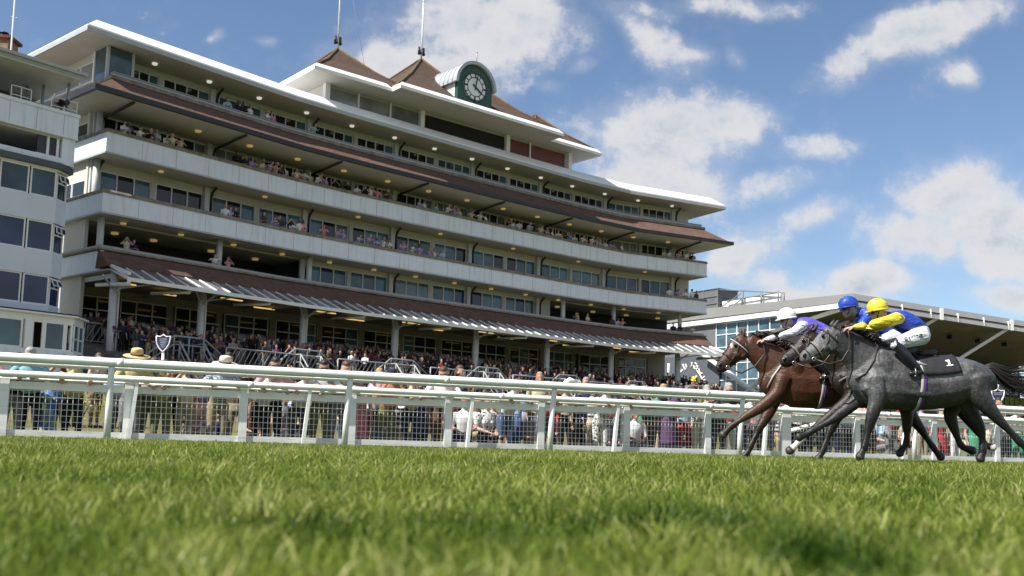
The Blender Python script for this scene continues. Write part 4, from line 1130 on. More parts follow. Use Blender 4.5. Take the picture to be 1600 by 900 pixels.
class Horse:
    def __init__(s, Y, dx=0, dy=0): s.Y = Y; s.dx = dx; s.dy = dy
    def P(s, x, y, v=0.0): return at_y(x + s.dx, y + s.dy, s.Y + v)
    def m(s, px): return px * s.Y / F_PX
SIDE = Vector((0, 1, 0))
def ring(stn, side, ang0=0, ang1=360, grow=1.04, n=20, tdir=None):
    p, a, b = stn; t = tdir
    s_ = (side - t * side.dot(t)).normalized(); u = t.cross(s_)
    return [p + s_ * b * grow * math.cos(rad(q)) + u * a * grow * math.sin(rad(q)) for q in np.linspace(ang0, ang1, n)]
def build_horse(name, label, H, torso, neck, head, legs, colours, ears, eye, mane_col, tail=None, voxel=.016, extra=(), dapple=False, sock=None):
    """torso: (x, top, bottom, halfwidth); neck/head: (x, y, r_px, halfwidth); legs: list of (list of (x,y,v,r) , dark_from)"""
    cx = sum(t[0] for t in torso) / len(torso); g0 = H.P(cx, 700); loc = (g0.x, H.Y, 0)
    T = thing(name, label, 'horse', loc, 'racehorses galloping past the stand')
    B = Body(SIDE)
    tor = [(H.P(x, (t + b) / 2), H.m((b - t) / 2), w) for x, t, b, w in torso]
    B.chain(tor, 0, tag_='body')
    nk = [(H.P(x, y), H.m(r), w) for x, y, r, w in neck]; B.chain(nk, 0, tag_='neck')
    hd = [(H.P(x, y), H.m(r), w) for x, y, r, w in head]; B.chain(hd, 0, tag_='head')
    for lg_ in legs:
        pts = [(H.P(x, y, v), r * (1.2 if i > 1 else 1.0), r * (.98 if i > 1 else .86)) for i, (x, y, v, r) in enumerate(lg_)]
        B.chain(pts, 0, tag_='leg')
        # hoof: short cone at the end
        a, b = pts[-2][0], pts[-1][0]; d = (b - a).normalized()
        B.chain([(a.lerp(b, .75), pts[-1][1] * .8, pts[-1][1] * .75), (b + d * .012, pts[-1][1] * 1.08, pts[-1][1] * .95)], 0, tag_='hoof')
    for (x, y, v, r, rv, L, dx_, dy_) in extra:
        c = H.P(x, y, v); e = H.P(x + dx_, y + dy_, v); d = (e - c).normalized()
        B.chain([(c - d * L, r * .6, rv * .6), (c, r, rv), (c + d * L, r * .6, rv * .6)], 0, tag_='body')
    for (x0, y0, x1, y1, v) in ears:
        B.chain([(H.P(x0, y0, v), 0.036, .026), (H.P((x0 + x1) / 2, (y0 + y1) / 2, v * 1.1), .030, .022), (H.P(x1, y1, v * 1.2), .010, .009)], 0, tag_='ear')
    me = B.fuse(name, voxel, 3)
    idx, co = B.nearest(me)
    tags = np.array([c[3] for c in B.ch])[idx]
    colr = colours(co, tags, H)
    at = me.color_attributes.new('coat', 'FLOAT_COLOR', 'POINT')
    at.data.foreach_set('color', np.concatenate([colr, np.ones((len(co), 1))], 1).astype(np.float32).ravel())
    me.materials.append(coat_mat(name + '_coat', dapple))
    me.polygons.foreach_set('use_smooth', np.ones(len(me.polygons), bool))
    link('body', me, T)
    # eyes, nostrils
    mb = MB(); ex, ey, ev = eye; mb.sphere(H.P(ex, ey, -ev), .024, 0, 10, 8); link_e = mb.build('eye', M_eye, T)
    (x, y, r, w) = head[-2]
    mb = MB(); c = H.P(x - r * .25, y - r * .25, -w * .93); mb.sphere(c, (.024, .014, .034), 0, 10, 8, (Vector((.7, 0, -.7)), SIDE, Vector((.7, 0, .7)))); mb.build('nostril', M_eye, T)
    # mane: locks along the crest
    rng = random.Random(len(name) + int(H.Y * 10))
    mb = MB()
    def crest(f):
        k = f * (len(neck) - 1); i = min(int(k), len(neck) - 2); q = k - i
        a, b = neck[i], neck[i + 1]
        dx_, dy_ = b[0] - a[0], b[1] - a[1]; L = math.hypot(dx_, dy_); nx, ny = -dy_ / L, dx_ / L
        if ny > 0: nx, ny = -nx, -ny
        r = a[2] + (b[2] - a[2]) * q
        return a[0] + dx_ * q + nx * r, a[1] + dy_ * q + ny * r, nx, ny
    for k in range(130):
        f = rng.uniform(.12, 1.0); x, y, nx, ny = crest(f); ln = rng.uniform(9, 20) * (1 if f < .9 else .7)
        v = rng.uniform(-.05, .05)
        bx, by = rng.uniform(.5, 1.2), rng.uniform(-.9, .1)
        p0 = H.P(x - nx * 3, y - ny * 3, v); p1 = H.P(x + nx * 2 + bx * ln * .45, y + ny * 2 + by * ln * .45, v * 1.6 + rng.uniform(-.03, .02)); p2 = H.P(x + bx * ln + nx * 2, y + ny * 2 + by * ln * .7 + ln * .28, v * 2 + rng.uniform(-.06, .04))
        mb.tube([p0, p1, p2], [.014, .011, .003], 5)
    x, y, nx, ny = crest(1.0)
    for k in range(14):
        v = rng.uniform(-.05, .05); mb.tube([H.P(x, y, v), H.P(x - 5, y - 1, v * 1.3), H.P(x - rng.uniform(4, 11), y + rng.uniform(8, 18), v * 1.6 - .02)], [.014, .012, .003], 5)
    mb.build('mane', mane_col, T)
    if tail:
        mb = MB(); (x0, y0), path = tail
        for k in range(150):
            sp = rng.gauss(0, 1); sv = rng.gauss(0, .5); pts = []; rs = []
            ln = rng.uniform(.6, 1.0); n = len(path)
            for i, (x, y, spread) in enumerate(path):
                f = i / (n - 1)
                q = path[0]; px_ = q[0] + (x - q[0]) * (1 - (1 - ln) * f); py_ = q[1] + (y - q[1]) * (1 - (1 - ln) * f)
                pts.append(H.P(px_ + rng.uniform(-1, 1) * f * 1.5, py_ + sp * spread, sv * spread * .012 + .02)); rs.append(.011 * (1 - f * .85))
            mb.tube(pts, rs, 4)
        mb.build('tail', mane_col, T)
    return T, B, tor, nk, hd
def bridle(T, H, hd, neck, bit, poll, noseband, rein, fleece=None, brow=None):
    """straps lie on the head's own ellipses"""
    mb = MB()
    def rng_at(i, f, g=1.05):
        a, b = hd[i], hd[i + 1]; p = a[0].lerp(b[0], f); return (p, a[1] + (b[1] - a[1]) * f, a[2] + (b[2] - a[2]) * f), (b[0] - a[0]).normalized()
    for i, f, w in ((0, .55, .013), (2, .5, .015), (3, .6, .010)):
        st, t = rng_at(i, f); mb.tube(ring(st, SIDE, 0, 360, 1.05, 24, t), w, 6)
    # cheek straps on the near and far side
    for sgn in (-1, 1):
        pts = []
        for i, f, up in ((0, .3, -.75), (0, .9, -.2), (1, .6, .1), (2, .4, .25), (3, .5, .5)):
            st, t = rng_at(i, f); u = t.cross((SIDE - t * SIDE.dot(t)).normalized())
            if u.z > 0: u = -u
            pts.append(st[0] + SIDE * sgn * st[2] * 1.03 * math.sqrt(max(0, 1 - up * up)) + u * st[1] * up)
        mb.tube(pts, .014, 6)
        pts2 = []
        for i, f, up in ((0, .2, .1), (0, .6, .6), (1, .2, .95)):
            st, t = rng_at(i, f); u = t.cross((SIDE - t * SIDE.dot(t)).normalized())
            if u.z > 0: u = -u
            pts2.append(st[0] + SIDE * sgn * st[2] * 1.03 * math.sqrt(max(0, 1 - up * up)) + u * st[1] * up)
        mb.tube(pts2, .012, 6)
    br = mb.build('bridle', M_tack, T)
    if fleece:
        st, t = rng_at(2, .45); mb = MB(); mb.tube(ring(st, SIDE, 20, 340, 1.05, 20, t), .015, 8); mb.build('noseband', fleece, br)
    if brow:
        st, t = rng_at(0, .75); mb = MB(); mb.tube(ring(st, SIDE, 0, 360, 1.05, 20, t), .011, 8); mb.build('browband', brow, br)
    mb = MB(); c = H.P(bit[0], bit[1], -hd[3][2] * 1.15); mb.tube([c + Vector((.026 * math.cos(q), -.004, .026 * math.sin(q))) for q in np.linspace(0, 6.283, 16)], .006, 6); mb.build('bit_ring', M_bit, br)
    mb = MB()
    for v0, v1 in ((-.11, -.15), (.11, .13)):
        pts = [H.P(bit[0], bit[1], v0)] + [H.P(x, y, v0 * (1 - k / len(rein)) * 1.6 + v1 * (k / len(rein))) for k, (x, y) in enumerate(rein)]
        mb.tube(pts, .013, 6)
    mb.build('reins', M_tack, T)
def torso_pt(tor, x_world, ang, grow=1.03):
    for (a, ra, wa), (b, rb, wb) in zip(tor, tor[1:]):
        if a.x <= x_world <= b.x or (b.x <= x_world <= a.x):
            f = (x_world - a.x) / (b.x - a.x); p = a.lerp(b, f); r = ra + (rb - ra) * f; w = wa + (wb - wa) * f
            return p + Vector((0, -1, 0)) * w * grow * math.sin(ang) + UZ * r * grow * math.cos(ang)
    return tor[0][0]
def saddlery(T, H, tor, x0, x1, drop, number=None, girth_x=None, cloth=None):
    """cloth over the back from pixel column x0 to x1, hanging to angle drop on each side"""
    X0, X1 = H.P(x0, 560).x, H.P(x1, 560).x; n, k = 14, 18
    mb = MB(); vs = []
    for layer, g in ((0, 1.035), (1, 1.075)):
        for i in range(n + 1):
            for j in range(k + 1):
                a = -drop + 2 * drop * j / k
                xx = X0 + (X1 - X0) * i / n + .03 * abs(a)
                vs.append(torso_pt(tor, xx, a, g + .01 * math.sin(i * 1.7 + j * .9)))
    fs = []; st = (n + 1) * (k + 1)
    for i in range(n):
        for j in range(k):
            a = i * (k + 1) + j; fs.append((a, a + 1, a + k + 2, a + k + 1)); fs.append((a + st, a + st + k + 1, a + st + k + 2, a + st + 1))
    for i in range(n):
        for j in (0, k): a = i * (k + 1) + j; b = a + k + 1; fs.append((a, b, b + st, a + st))
    for j in range(k):
        for i in (0, n): a = i * (k + 1) + j; fs.append((a, a + 1, a + 1 + st, a + st))
    mb.add(vs, fs, 0, True)
    sc_ = mb.build('saddle_cloth', cloth or M_cloth_black, T)
    if number:
        xs, ang, size = number
        mb = MB(); xw = H.P(xs, 560).x
        def q(dx_, da): return torso_pt(tor, xw + dx_, ang + da, 1.11)
        h, w = size
        strokes = [(-w * .20, -h, w * .22, h), (-w * .62, h * .72, w * .62, h), (-w * .55, -h * .95, -w * .1, -h * .45)]
        for (a, b, c, d) in strokes: mb.quad(q(a, b), q(c, b), q(c, d), q(a, d))
        mb.build('number', M_letter, sc_)
    # light racing saddle
    mb = MB(); xa = X0 + (X1 - X0) * .10; xb = X0 + (X1 - X0) * .62
    pts = [torso_pt(tor, xa + (xb - xa) * f, 0, 1.07) + UZ * h for f, h in ((0, .05), (.3, .02), (.7, .03), (1, .07))]
    mb.tube(pts, [.05, .09, .10, .06], 10, 0, True, True, .5, SIDE); mb.build('saddle', M_tack, T)
    if girth_x:
        gx = H.P(girth_x, 600).x
        for dx_, w, mt in ((0, .022, M_web), (.04, .016, M_purple)):
            mb = MB(); pts = [torso_pt(tor, gx + dx_ + .02 * math.cos(a), a, 1.022) for a in np.linspace(.5, math.pi * 2 - .5, 30)]
            mb.tube(pts, w, 6, 0, True, True, .25, Vector((1, 0, 0))); mb.build('girth', mt, T)

def low_dark(co, H, z_hi, z_lo):
    return np.clip((z_hi - co[:, 2]) / (z_hi - z_lo), 0, 1)[:, None]
def grey_col(co, tags, H):
    n = len(co); c = np.tile(np.array([.040, .040, .0425]), (n, 1))
    k = low_dark(co, H, 1.02, .60); c = c * (1 - k * .86)  # legs and underside alike get darker towards the ground
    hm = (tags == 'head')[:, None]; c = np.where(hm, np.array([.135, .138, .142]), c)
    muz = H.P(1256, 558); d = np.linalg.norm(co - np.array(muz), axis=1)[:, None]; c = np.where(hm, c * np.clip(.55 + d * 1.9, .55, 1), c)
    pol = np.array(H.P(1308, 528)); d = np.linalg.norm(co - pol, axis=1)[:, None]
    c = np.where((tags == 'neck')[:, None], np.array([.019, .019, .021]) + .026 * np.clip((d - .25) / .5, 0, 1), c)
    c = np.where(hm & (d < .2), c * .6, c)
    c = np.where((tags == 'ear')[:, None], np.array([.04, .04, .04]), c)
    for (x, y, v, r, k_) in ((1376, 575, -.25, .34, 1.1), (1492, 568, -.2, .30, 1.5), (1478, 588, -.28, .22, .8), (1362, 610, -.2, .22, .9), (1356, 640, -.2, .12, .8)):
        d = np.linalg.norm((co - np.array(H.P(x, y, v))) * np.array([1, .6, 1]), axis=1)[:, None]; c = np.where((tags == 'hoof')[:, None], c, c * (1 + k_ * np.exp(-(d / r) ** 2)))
    c = np.where((tags == 'hoof')[:, None], np.array([.03, .028, .026]), c)
    return c
def bay_col_fn(base, dark, face=None, socks=None):
    def f(co, tags, H):
        n = len(co); c = np.tile(np.array(base), (n, 1))
        k = low_dark(co, H, .72, .48); k = k * ((tags == 'leg') | (tags == 'hoof'))[:, None]
        c = c * (1 - k) + np.array(dark) * k
        # darker muzzle
        hm = (tags == 'head')[:, None]
        if face is not None:
            muz = np.array(H.P(*face['muzzle'])); d = np.linalg.norm(co - muz, axis=1)[:, None]
            c = np.where(hm, c * np.clip(.3 + d * 2.2, .3, 1), c)
            if 'star' in face:
                q = np.array(H.P(*face['star'])); d = np.linalg.norm((co - q) * np.array([1.6, 1, .8]), axis=1)[:, None]
                c = np.where(hm & (d < .036), np.array([.42, .40, .37]), c)
        if socks:
            for (x, y, v, r) in socks:
                q = np.array(H.P(x, y, v)); d = np.linalg.norm(co - q, axis=1)[:, None]
                c = np.where((d < r) & ((tags == 'leg') | (tags == 'hoof'))[:, None], np.array([.55, .52, .48]), c)
        c = np.where((tags == 'hoof')[:, None] & (c[:, :1] < .5), np.array([.05, .042, .035]), c)
        return c
    return f
M_mane_dark = mat('black_hair', (.012, .010, .009), .55, .3, 12)
M_mane_bay = mat('dark_brown_hair', (.022, .014, .010), .5, .3, 12)

# the grey, nearest the camera
HG = Horse(13.9)
grey_torso = [(1336, 570, 618, .13), (1350, 550, 634, .20), (1372, 539, 641, .25), (1400, 548, 642, .28), (1430, 558, 642, .30), (1462, 559, 640, .30), (1490, 556, 633, .28), (1512, 561, 626, .275), (1532, 570, 623, .24), (1545, 582, 618, .17), (1551, 594, 612, .09)]
grey_neck = [(1362, 574, 35, .19), (1347, 558, 31, .155), (1332, 545, 27, .125), (1318, 534, 24, .11), (1307, 526, 20, .10)]
grey_head = [(1304, 523, 18, .095), (1294, 534, 20.5, .10), (1281, 543.5, 15.5, .088), (1269, 551.5, 12, .07), (1260, 558, 11.5, .068), (1254.5, 562, 8, .05)]
grey_legs = [
    [(1366, 590, -.16, .17), (1370, 622, -.18, .115), (1364, 645, -.17, .078), (1358, 666, -.16, .056), (1355, 680, -.16, .037), (1351, 697, -.15, .046), (1348, 705, -.15, .036), (1344, 713, -.15, .056)],
    [(1358, 596, .14, .15), (1342, 622, .15, .105), (1322, 640, .15, .072), (1302, 655, .14, .054), (1286, 664, .14, .036), (1268, 674, .14, .045), (1260, 678, .14, .036), (1249, 683, .14, .054)],
    [(1522, 592, -.12, .22), (1530, 616, -.14, .165), (1546, 639, -.15, .092), (1562, 657, -.15, .062), (1578, 674, -.15, .04), (1593, 690, -.15, .048), (1600, 697, -.15, .038), (1608, 705, -.15, .055)],
    [(1508, 600, .12, .19), (1511, 628, .14, .13), (1522, 652, .14, .085), (1532, 670, .13, .06), (1535, 686, .13, .04), (1536, 703, .13, .048), (1535, 709, .13, .04), (1532, 716, .13, .056)]]
grey_extra = [(1384, 566, -.22, .10, .06, .16, 6, 20), (1347, 590, -.10, .085, .09, .08, -2, 12), (1516, 578, -.20, .12, .07, .12, 14, 8), (1536, 612, -.15, .10, .10, .10, 10, 14), (1544, 628, -.16, .07, .06, .08, 8, 10), (1440, 615, -.20, .09, .10, .25, 20, 2), (1291, 543, -.085, .06, .03, .04, 5, 8), (1364, 586, -.13, .13, .13, .12, 10, -22), (1526, 590, -.13, .17, .14, .08, 12, 10), (1301, 545, -.04, .085, .06, .05, 5, 7), (1257, 558, 0, .062, .06, .03, -4, 4), (1289, 521, -.06, .03, .03, .05, -6, 5), (1495, 575, -.14, .12, .12, .12, 14, 2), (1356, 606, -.16, .10, .09, .08, 4, 14)]
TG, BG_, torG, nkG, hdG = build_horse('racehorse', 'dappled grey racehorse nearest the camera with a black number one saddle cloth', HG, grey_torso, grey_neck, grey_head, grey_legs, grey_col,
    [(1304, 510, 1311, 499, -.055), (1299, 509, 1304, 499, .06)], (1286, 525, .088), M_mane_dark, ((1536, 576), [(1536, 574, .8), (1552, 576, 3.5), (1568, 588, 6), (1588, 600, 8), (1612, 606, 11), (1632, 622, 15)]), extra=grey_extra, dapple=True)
bridle(TG, HG, hdG, grey_neck, (1272, 561), None, None, [(1296, 569), (1316, 563), (1327, 545), (1327, 525), (1324, 513)], M_fleece)
saddlery(TG, HG, torG, 1426, 1484, 1.30, (1471, .84, (.15, .075)), 1428)
mb = MB(); mb.tube([torso_pt(torG, HG.P(x, 560).x, a, 1.03) for x, a in ((1406, .35), (1410, .62), (1420, .80), (1436, .9))], .022, 6); mb.build('saddle_pad', M_web, TG)
mb = MB(); mb.tube([HG.P(1373, 539, -.10), HG.P(1366, 562, -.20), HG.P(1352, 584, -.21), HG.P(1338, 592, -.14), HG.P(1330, 590, .02)], .012, 6); mb.build('breastplate', M_tack, TG)

# the middle horse, dark bay, mostly hidden
HM = Horse(14.62, -27, -2)
mid_legs = [
    [(1366, 592, -.15, .15), (1358, 622, -.16, .11), (1332, 646, -.15, .074), (1308, 665, -.15, .055), (1293, 677, -.15, .036), (1277, 691, -.15, .045), (1270, 698, -.15, .037), (1261, 706, -.15, .056)],
    [(1360, 598, .14, .15), (1352, 630, .15, .10), (1334, 655, .14, .072), (1324, 676, .14, .05), (1319, 689, .14, .035), (1313, 706, .14, .042), (1310, 712, .14, .036), (1306, 718, .14, .052)],
    [(1520, 592, -.12, .20), (1524, 622, -.14, .14), (1512, 648, -.14, .088), (1518, 672, -.14, .058), (1524, 688, -.13, .038), (1529, 698, -.13, .045), (1535, 702, -.13, .04), (1546, 706, -.12, .055)],
    [(1510, 600, .12, .18), (1520, 630, .14, .12), (1540, 655, .14, .08), (1556, 676, .13, .058), (1562, 687, .13, .038), (1566, 697, .13, .045), (1570, 699, .13, .038), (1578, 701, .13, .05)]]
mid_head = [(x - 4, y + 8, r, w) for x, y, r, w in grey_head]
mid_neck = [(x - 1, y + (8 if k > 2 else 5), r, w) for k, (x, y, r, w) in enumerate(grey_neck)]
TM, BM_, torM, nkM, hdM = build_horse('racehorse', 'dark brown racehorse in the middle, its muzzle showing between the other two', HM, grey_torso, mid_neck, mid_head, mid_legs,
    bay_col_fn((.018, .010, .0065), (.009, .007, .006), {'muzzle': (1252, 568)}, [(1274, 694, -.15, .13), (1578, 701, .13, .06)]), [(1299, 518, 1306, 507, -.055), (1294, 517, 1299, 507, .055)], (1282, 534, .088), M_mane_bay, None, extra=grey_extra)
bridle(TM, HM, hdM, grey_neck, (1268, 569), None, None, [(1292, 577), (1312, 572), (1325, 555), (1335, 535), (1345, 525)], M_fleece)
saddlery(TM, HM, torM, 1420, 1482, 1.1, None, 1426)
mb = MB(); mb.tube([HM.P(1373, 541, -.10), HM.P(1368, 575, -.22), HM.P(1352, 590, -.21), HM.P(1338, 598, -.14)], .016, 6); mb.build('breastplate', M_fleece, TM)

# the bay on the far side, leading
HB = Horse(15.35)
bay_torso = [(1196, 578, 622, .12), (1210, 560, 632, .19), (1232, 546, 637, .25), (1258, 551, 639, .28), (1288, 557, 638, .30), (1320, 559, 634, .30), (1348, 557, 628, .28), (1370, 561, 622, .275), (1390, 569, 620, .24), (1403, 580, 616, .17), (1409, 592, 610, .09)]
bay_neck = [(1222, 580, 32, .19), (1206, 565, 28, .155), (1191, 553, 23.5, .125), (1178, 543, 20, .11), (1168, 536, 17.5, .10)]
bay_head = [(1163, 534, 16.5, .095), (1154, 545, 18.5, .10), (1144, 556, 14, .088), (1135, 565.5, 11.5, .07), (1128, 572.5, 10.5, .068), (1123, 577, 7.5, .05)]
bay_legs = [
    [(1224, 590, -.15, .16), (1214, 614, -.17, .115), (1192, 634, -.16, .078), (1168, 649, -.16, .056), (1156, 657, -.16, .037), (1143, 666, -.16, .046), (1138, 671, -.16, .037), (1130, 679, -.16, .056)],
    [(1218, 600, .14, .15), (1208, 630, .14, .105), (1198, 650, .14, .075), (1188, 667, .14, .055), (1181, 680, .14, .036), (1173, 697, .14, .045), (1170, 704, .14, .037), (1165, 712, .14, .055)],
    [(1385, 592, -.12, .21), (1402, 618, -.14, .155), (1416, 640, -.15, .09), (1417, 668, -.15, .060), (1417, 680, -.15, .04), (1416, 692, -.14, .046), (1412, 699, -.14, .038), (1406, 708, -.14, .055)],
    [(1386, 596, .12, .20), (1408, 624, .14, .14), (1424, 650, .14, .085), (1440, 672, .13, .058), (1448, 685, .13, .038), (1459, 700, .13, .046), (1463, 706, .13, .038), (1470, 714, .13, .055)]]
bay_extra = [(1246, 572, -.22, .10, .06, .16, 6, 20), (1208, 592, -.10, .085, .09, .08, -2, 12), (1380, 578, -.20, .12, .07, .12, 14, 8), (1398, 612, -.15, .10, .10, .10, 10, 14), (1208, 616, -.19, .07, .05, .07, -14, 12), (1300, 612, -.20, .09, .10, .25, 20, 2), (1152, 554, -.085, .055, .03, .04, 5, 8), (1226, 588, -.13, .14, .13, .12, 10, -22), (1388, 590, -.13, .17, .14, .08, 12, 10), (1160, 556, -.04, .08, .06, .05, 5, 7), (1125, 573, 0, .06, .058, .03, -4, 5), (1152, 541, -.06, .03, .03, .05, -5, 6), (1352, 575, -.14, .12, .12, .12, 14, 2), (1218, 606, -.16, .10, .09, .08, 4, 14)]
TB, BB_, torB, nkB, hdB = build_horse('racehorse', 'glossy bay racehorse in front on the far side with a white star and browband', HB, bay_torso, bay_neck, bay_head, bay_legs,
    bay_col_fn((.056, .019, .0075), (.010, .008, .007), {'muzzle': (1122, 575), 'star': (1143, 540, -.05)}), [(1162, 524, 1164, 511, -.055), (1157, 523, 1158, 512, .055)], (1149, 540, .088), M_mane_bay, None, extra=bay_extra)
bridle(TB, HB, hdB, bay_neck, (1137, 574), None, None, [(1158, 583), (1180, 572), (1196, 552), (1192, 536), (1190, 530)], None, M_web)
saddlery(TB, HB, torB, 1272, 1330, 1.1, None, 1278)
mb = MB(); mb.tube([HB.P(1233, 547, -.10), HB.P(1224, 566, -.19), HB.P(1208, 588, -.20), HB.P(1199, 606, -.12)], .016, 6); mb.build('breastplate', M_web, TB)
# ------------------------------------------------------------------ people
def skin_mat(name, col):
    mt, nt, b = newmat(name); p = nt.coord('Object'); n = nt.noise(p, 14, 4)
    nt.put(b.inputs['Base Color'], nt.mix(nt.mapr(n, .3, .7), tuple(c * .85 for c in col), tuple(c * 1.12 for c in col)))
    b.inputs['Roughness'].default_value = .5; b.inputs['Subsurface Weight'].default_value = 0
    return mt
SKIN = [skin_mat('fair_skin', (.46, .28, .20)), skin_mat('tanned_skin', (.36, .20, .13)), skin_mat('ruddy_skin', (.44, .22, .16)), skin_mat('brown_skin', (.12, .065, .04))]
HAIR = [mat('dark_hair', (.018, .013, .010), .6, .3, 20), mat('brown_hair', (.07, .04, .022), .6, .3, 20), mat('grey_hair', (.28, .27, .26), .7, .2, 20), mat('fair_hair', (.30, .20, .09), .6, .25, 20)]
def cloth(name, col, pattern=None, col2=(.75, .75, .75), sc=14, rough=.85):
    if name in _mats: return _mats[name]
    mt, nt, b = newmat(name); p = nt.coord('Object'); n = nt.noise(p, 6, 5)
    c = nt.mix(nt.mapr(n, .3, .7), tuple(q * .85 for q in col), tuple(min(1, q * 1.12) for q in col))
    if pattern == 'check':
        x, y, z = nt.sep(p)
        a = nt.math('GREATER_THAN', nt.math('FRACT', nt.math('MULTIPLY', nt.math('ADD', x, y), sc)), .6); d = nt.math('GREATER_THAN', nt.math('FRACT', nt.math('MULTIPLY', z, sc)), .6)
        c = nt.mix(nt.math('MULTIPLY', nt.math('MAXIMUM', a, d), .85), c, col2)
    elif pattern == 'floral':
        v = nt.new('ShaderNodeTexVoronoi'); nt.put(v.inputs['Vector'], p); v.inputs['Scale'].default_value = sc
        c = nt.mix(nt.math('LESS_THAN', v.outputs['Distance'], .33), c, nt.mix(.5, col2, v.outputs['Color'], 'MULTIPLY'))
    elif pattern == 'stripe':
        c = nt.mix(nt.math('GREATER_THAN', nt.math('FRACT', nt.math('MULTIPLY', nt.sep(p)[2], sc)), .5), c, col2)
    elif pattern == 'tie':
        c = nt.mix(nt.mapr(nt.noise(p, sc, 5, .7), .45, .6), c, col2)
    nt.put(b.inputs['Base Color'], c); b.inputs['Roughness'].default_value = rough; b.inputs['Specular IOR Level'].default_value = .25
    nt.put(b.inputs['Normal'], nt.bump(nt.noise(nt.vmath('MULTIPLY', p, (1.6, 1.6, .8)), 9, 4, .6), .5, .02))
    return mt
CL = {
    'white': ('white', cloth('white_cloth', (.66, .66, .66))), 'pale blue': ('pale blue', cloth('pale_blue_cloth', (.33, .43, .60))), 'sky blue': ('sky blue', cloth('sky_blue_cloth', (.18, .35, .44))),
    'navy': ('navy', cloth('navy_cloth', (.018, .024, .06))), 'black': ('black', cloth('black_cloth', (.012, .012, .014))), 'grey': ('grey', cloth('grey_cloth', (.20, .20, .20))),
    'charcoal': ('charcoal', cloth('charcoal_cloth', (.05, .05, .055))), 'yellow': ('yellow', cloth('yellow_cloth', (.46, .42, .17))), 'olive': ('olive', cloth('olive_cloth', (.14, .14, .05))),
    'khaki': ('khaki', cloth('khaki_cloth', (.30, .25, .15))), 'beige': ('beige', cloth('beige_cloth', (.46, .39, .28))), 'red': ('red', cloth('red_cloth', (.38, .03, .035))),
    'maroon': ('maroon', cloth('maroon_cloth', (.16, .025, .04))), 'pink': ('pink', cloth('pink_cloth', (.58, .28, .32))), 'lilac': ('lilac', cloth('lilac_cloth', (.36, .28, .48))),
    'purple': ('purple', cloth('purple_cloth', (.09, .045, .11))), 'orange': ('orange', cloth('orange_cloth', (.48, .20, .10))), 'green': ('green', cloth('green_cloth', (.05, .28, .16))),
    'denim': ('denim', cloth('denim_cloth', (.06, .10, .20))), 'brown': ('brown', cloth('brown_cloth', (.11, .06, .035))), 'cream': ('cream', cloth('cream_cloth', (.56, .50, .38))), 'tan': ('tan', cloth('tan_cloth', (.34, .22, .12))),
    'checked': ('blue checked', cloth('checked_cloth', (.55, .60, .66), 'check', (.08, .12, .22), 26)), 'floral': ('floral', cloth('floral_cloth', (.55, .42, .34), 'floral', (.6, .12, .2), 20)),
    'striped': ('striped', cloth('striped_cloth', (.6, .6, .6), 'stripe', (.05, .05, .07), 11)), 'tiedye': ('blue tie-dye', cloth('tiedye_cloth', (.05, .18, .62), 'tie', (.45, .48, .12), 7)),
    'patterned': ('black and white patterned', cloth('patterned_cloth', (.6, .6, .58), 'floral', (.03, .03, .03), 16)), 'pinkfloral': ('pink floral', cloth('pink_floral_cloth', (.50, .16, .20), 'floral', (.75, .62, .45), 18)),
}
XV = Vector((1, 0, 0))
def hand(B, w, d, up, mi=0, r=.011, curl=.5, side=1):
    """palm plus four unequal fingers and a thumb; w wrist, d pointing direction, up back-of-hand normal"""
    d = d.normalized(); s_ = d.cross(up).normalized(); u = s_.cross(d).normalized()
    B.chain([(w, .026, .022), (w + d * .045, .017, .040), (w + d * .088, .016, .042)], mi, s_)
    for k, (off, L) in enumerate(((-.031, .068), (-.010, .080), (.011, .076), (.030, .058))):
        a = w + d * .090 + s_ * off; b = a + d * L * .5 - u * L * .5 * curl * .5; c = b + d * L * .5 * (1 - curl) - u * L * .5 * (curl + .2)
        B.chain([(a, r, r), (b, r * .95, r * .95), (c, r * .8, r * .8)], mi, s_)
    a = w + d * .03 - s_ * .034 * side; b = a + (d * .6 - s_ * side * .8).normalized() * .04 - u * .012; c = b + (d - u * .3).normalized() * .034
    B.chain([(a, r * 1.25, r * 1.25), (b, r * 1.1, r * 1.1), (c, r * .9, r * .9)], mi, s_)
def rotx(p, piv, a):
    y, z = p[1] - piv[1], p[2] - piv[2]; c, s_ = math.cos(a), math.sin(a)
    return Vector((p[0], piv[1] + y * c - z * s_, piv[2] + y * s_ + z * c))
